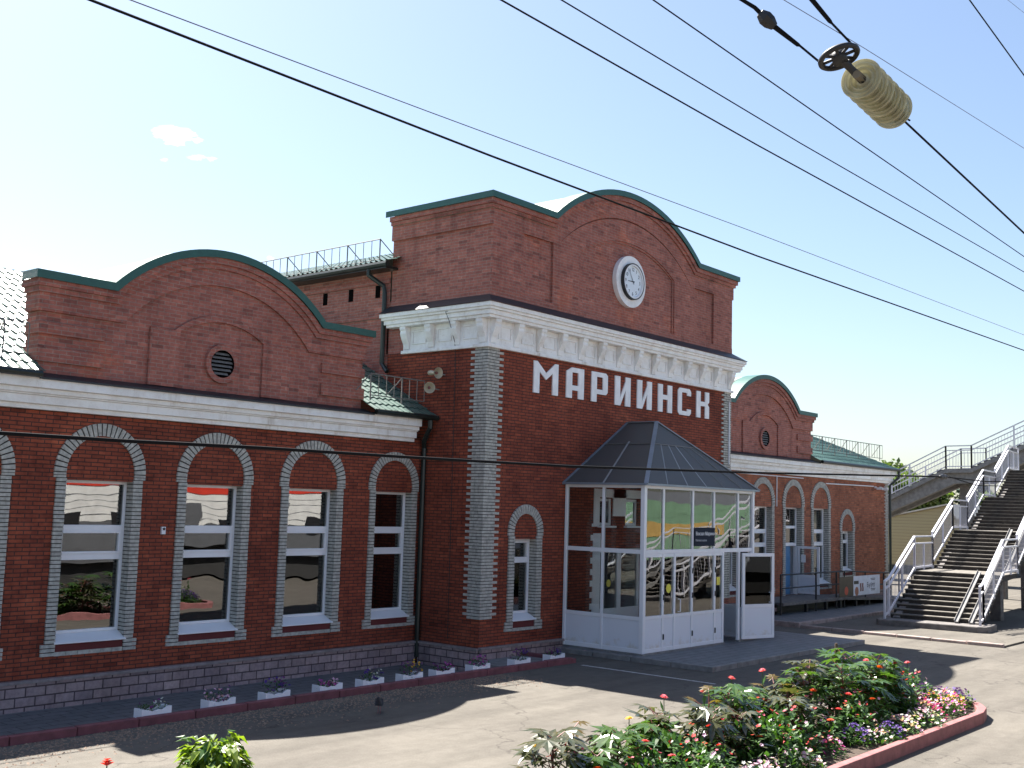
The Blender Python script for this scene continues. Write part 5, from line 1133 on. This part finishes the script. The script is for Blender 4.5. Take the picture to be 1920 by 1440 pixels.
def clump_proto(cols, r, h, n, nm='petunia_clump', lf_mat='leaf_small'):
    p = empty(nm, (0, 0, 0), '', 'flowers', ''); lf = MB()
    for _ in range(240 if h < .5 else 520):
        a, q = random.uniform(0, 6.28), r * math.sqrt(random.random()); hh = h * (1 - (q / r) ** 2 * .7); leaves(lf, 1, ((q * math.cos(a),) * 2, (q * math.sin(a),) * 2, (0, hh)), .06 if h < .5 else .095)
    lf.build('foliage', M[lf_mat], p)
    for c in cols:
        fl = MB()
        for _ in range(n // len(cols)):
            a, q = random.uniform(0, 6.28), r * math.sqrt(random.random()); hh = h * (1 - (q / r) ** 2 * .6); petals(fl, (q * math.cos(a), q * math.sin(a), hh + random.uniform(-.03, .03)), random.uniform(.022, .036))
        fl.build('blossom', M[c], p)
    return p
def clumps(cols, spots, r, h, n, what, group, nm='petunia_clump', lf_mat='leaf_small'):
    pr = clump_proto(cols, r, h, n, nm, lf_mat)
    for i, (x, y) in enumerate(spots):
        o = pr if i == 0 else copy_tree(pr); s = random.uniform(.85, 1.2); o.location = (x, y, .12); o.scale = (s, s, s); o.rotation_euler = (0, 0, random.uniform(0, 6)); o['label'] = what; o['group'] = group; o['category'] = 'flowers'
clumps(['petal_pale', 'petal_white'], [(-6.2, -10.2), (-5.6, -10.05), (-5.0, -10.2), (-2.6, -10.2), (-2.1, -10.0), (-1.6, -10.2), (-1.1, -10.1), (-.7, -10.25)], .3, .24, 60, 'pale pink and white petunias low along the front kerb of the bed', 'pale petunias along the bed kerb')
clumps(['petal_magenta', 'petal_pale'], [(-3.9, -10.1), (-.1, -10.15), (.3, -9.95), (.7, -10.2), (1.1, -10.0), (.6, -9.7)], .3, .3, 60, 'magenta petunias low along the front kerb of the bed', 'magenta petunias along the bed kerb')
clumps(['petal_violet'], [(-2.9, -10.05), (-2.2, -10.3), (1.6, -9.4), (1.9, -9.6), (1.75, -9.9), (1.5, -9.1), (1.2, -9.5), (2.0, -9.95)], .26, .30, 46, 'deep violet petunias low in the bed', 'violet petunias in the bed')
clumps(['petal_yellow'], [(1.15, -9.75), (1.45, -10.05), (1.45, -9.7)], .2, .26, 34, 'yellow marigolds at the right end of the bed', 'marigolds in the bed', 'marigold', 'leaf_lime')
clumps(['petal_pink', 'petal_red', 'petal_pale'], [(-9.3, -9.6), (-8.8, -9.2), (-7.0, -9.3), (-6.3, -9.45), (-4.9, -9.45), (-2.9, -9.2), (-2.5, -9.85), (-1.7, -9.75), (-5.2, -9.85), (.0, -9.2), (.6, -9.35), (-7.4, -9.9), (-6.7, -9.85), (-4.5, -9.75), (-3.6, -9.65), (-4.0, -9.2), (-5.6, -9.5), (-2.1, -9.6), (.3, -9.5), (-.4, -9.7), (.9, -9.5), (-8.2, -9.75), (-7.7, -9.5)], .42, .62, 18, 'leafy bedding plant with scattered small pink blooms among the tall plants', 'leafy bedding plants in the bed', 'bedding_plant')
MB().tube([(-.75, -8.8, .1), (-.72, -8.8, 1.32)], .025, 6).build('wooden_stake', M['bark'])
tag(bpy.data.objects['wooden_stake'], 'thin wooden stake standing above the tallest plants of the bed', 'stake')
# lime coloured plant at the lower left edge
lp = empty('coleus_plant', (-12.95, -8.3, .12), 'bright lime green leafy plant at the bottom edge, left of the bed plants', 'plant')
lf = MB(); st = MB(); st.tube([(0, 0, 0), (0, 0, 1.05)], .03, 6)
lf2 = MB()
for i in range(820):
    a = random.uniform(0, 6.28); ph = math.acos(random.uniform(-.5, 1)); r_ = random.uniform(.14, .33) * (.82 + .2 * math.sin(3 * a + 1) * math.sin(ph) + .16 * math.sin(5 * a + 4 * ph)); p = Vector((r_ * math.sin(ph) * math.cos(a), r_ * math.sin(ph) * math.sin(a), .92 + 1.05 * r_ * math.cos(ph) * (1 if ph < 1.57 else 2.2)))
    d = Vector((math.cos(a), math.sin(a), random.uniform(-1.1, .9))).normalized(); s_ = d.cross(Vector((0, 0, 1))).normalized(); k = random.uniform(.08, .17); nn = s_.cross(d) * k * .14
    q_ = lf if random.random() < .7 else lf2; q_.add([p, p + d * k * .4 + s_ * k * .26 + nn, p + d * k - Vector((0, 0, k * .35)), p + d * k * .4 - s_ * k * .26 + nn, p + d * k * .45 - nn * .3], [(0, 1, 4), (1, 2, 4), (2, 3, 4), (3, 0, 4)])
lf2.build('lower_foliage', M['leaf_small'], lp)
st.build('stem', M['bark'], lp); lf.build('foliage', M['leaf_lime'], lp)
z_ = copy_tree([o for o in bpy.data.objects if o.name.startswith('zinnia') and o.get('group', '').startswith('red')][0]); z_.location = (-13.85, -8.0, .0); z_.scale = (1, 1, 1.93); z_['label'] = 'single red bloom peeking over the bottom edge at the lower left'; z_['group'] = 'stray red bloom'

# ------------------------------------------------------------------ pigeon
pg = empty('pigeon', (-6.0, -3.15, 0), 'dark pigeon walking in the shade on the asphalt', 'pigeon', rz=R(215))
me = bpy.data.meshes.new('body'); 
V = [(0, 0, .17), (.06, 0, .19), (.10, 0, .24), (.115, 0, .275), (-.07, 0, .155), (-.15, 0, .135), (-.21, 0, .12), (.15, 0, .272)]; Ed = [(0, 1), (1, 2), (2, 3), (0, 4), (4, 5), (5, 6), (3, 7)]
me.from_pydata(V, Ed, []); bo = bpy.data.objects.new('body', me); COL.objects.link(bo); bo.parent = pg; me.materials.append(M['pigeon'])
skm = bo.modifiers.new('skin', 'SKIN'); 
for v, r_ in zip(me.skin_vertices[0].data, [(.068, .06), (.058, .055), (.03, .032), (.027, .03), (.058, .045), (.04, .022), (.034, .008), (.006, .006)]): v.radius = r_
me.skin_vertices[0].data[0].use_root = True
sb = bo.modifiers.new('sub', 'SUBSURF'); sb.levels = 2; sb.render_levels = 2
for s_ in (-1, 1): MB().tube([(.0 + .03 * s_, .025 * s_, .12), (.02 + .03 * s_, .025 * s_, .01), (.06 + .03 * s_, .025 * s_, .004)], .006, 5).build('leg', M['kerb_pink'], pg)

# ------------------------------------------------------------------ what the windows mirror: a coach, a locomotive across the platform
co = empty('passenger_coach', (6, -19.8, 0), 'white passenger coach with a red roof band across the platform, mirrored in the windows', 'train coach')
MB().box(-13, 13, -1.5, 1.5, 2.45, 3.75).build('body_side', M['cream_coach'], co); MB().box(-13, 13, -1.49, 1.49, 1.0, 2.449).build('lower_side', M['coach_grey'], co)
MB().box(-13, 13, -1.52, 1.52, 3.75, 4.05).build('red_band', M['coach_red'], co)
MB().prism([(-1.5, 4.05), (1.5, 4.05), (1.2, 4.4), (.6, 4.6), (-.6, 4.6), (-1.2, 4.4)], lambda u, v, w_: (w_, u, v), -13, 13).build('roof', M['coach_grey'], co)
MB().box(-12.5, 12.5, -1.2, 1.2, .1, .99).build('underframe', M['coach_dark'], co)
for z_ in (2.62, 2.9, 3.2, 3.45): MB().box(-13, 13, 1.501, 1.507, z_, z_ + .018).build('rib', M['coach_grey'], co)
for x_ in (-12.6, -5.3, 1.1, 5.9, 11.7): MB().box(x_, x_ + .75, 1.508, 1.518, 1.1, 3.3).build('door', M['coach_grey'], co)
for i in range(10): MB().box(-11.6 + i * 2.4, -10.4 + i * 2.4, 1.5, 1.515, 1.9, 2.75).build('window', M['black'], co)
lk = empty('green_locomotive', (36, -19.8, 0), 'green locomotive with a yellow band beyond the coach, mirrored in the porch glass', 'locomotive')
MB().box(-9, 9, -1.5, 1.5, 1.0, 3.9).build('body', M['loco_green'], lk); MB().box(-9.02, -1., -1.52, 1.52, 2.2, 2.9).build('yellow_band', M['loco_yellow'], lk); MB().box(-8.5, 8.5, -1.3, 1.3, .1, .99).build('underframe', M['coach_dark'], lk)
MB().prism([(-1.5, 3.9), (1.5, 3.9), (1.0, 4.4), (-1.0, 4.4)], lambda u, v, w_: (w_, u, v), -9, 9).build('roof', M['coach_grey'], lk)

mirror_ST = copy_tree(ST); mirror_ST.location = (18.0, -10.6, 0.0); mirror_ST['label'] = 'second footbridge stairs standing farther out on the platform, mirrored in the porch glass'
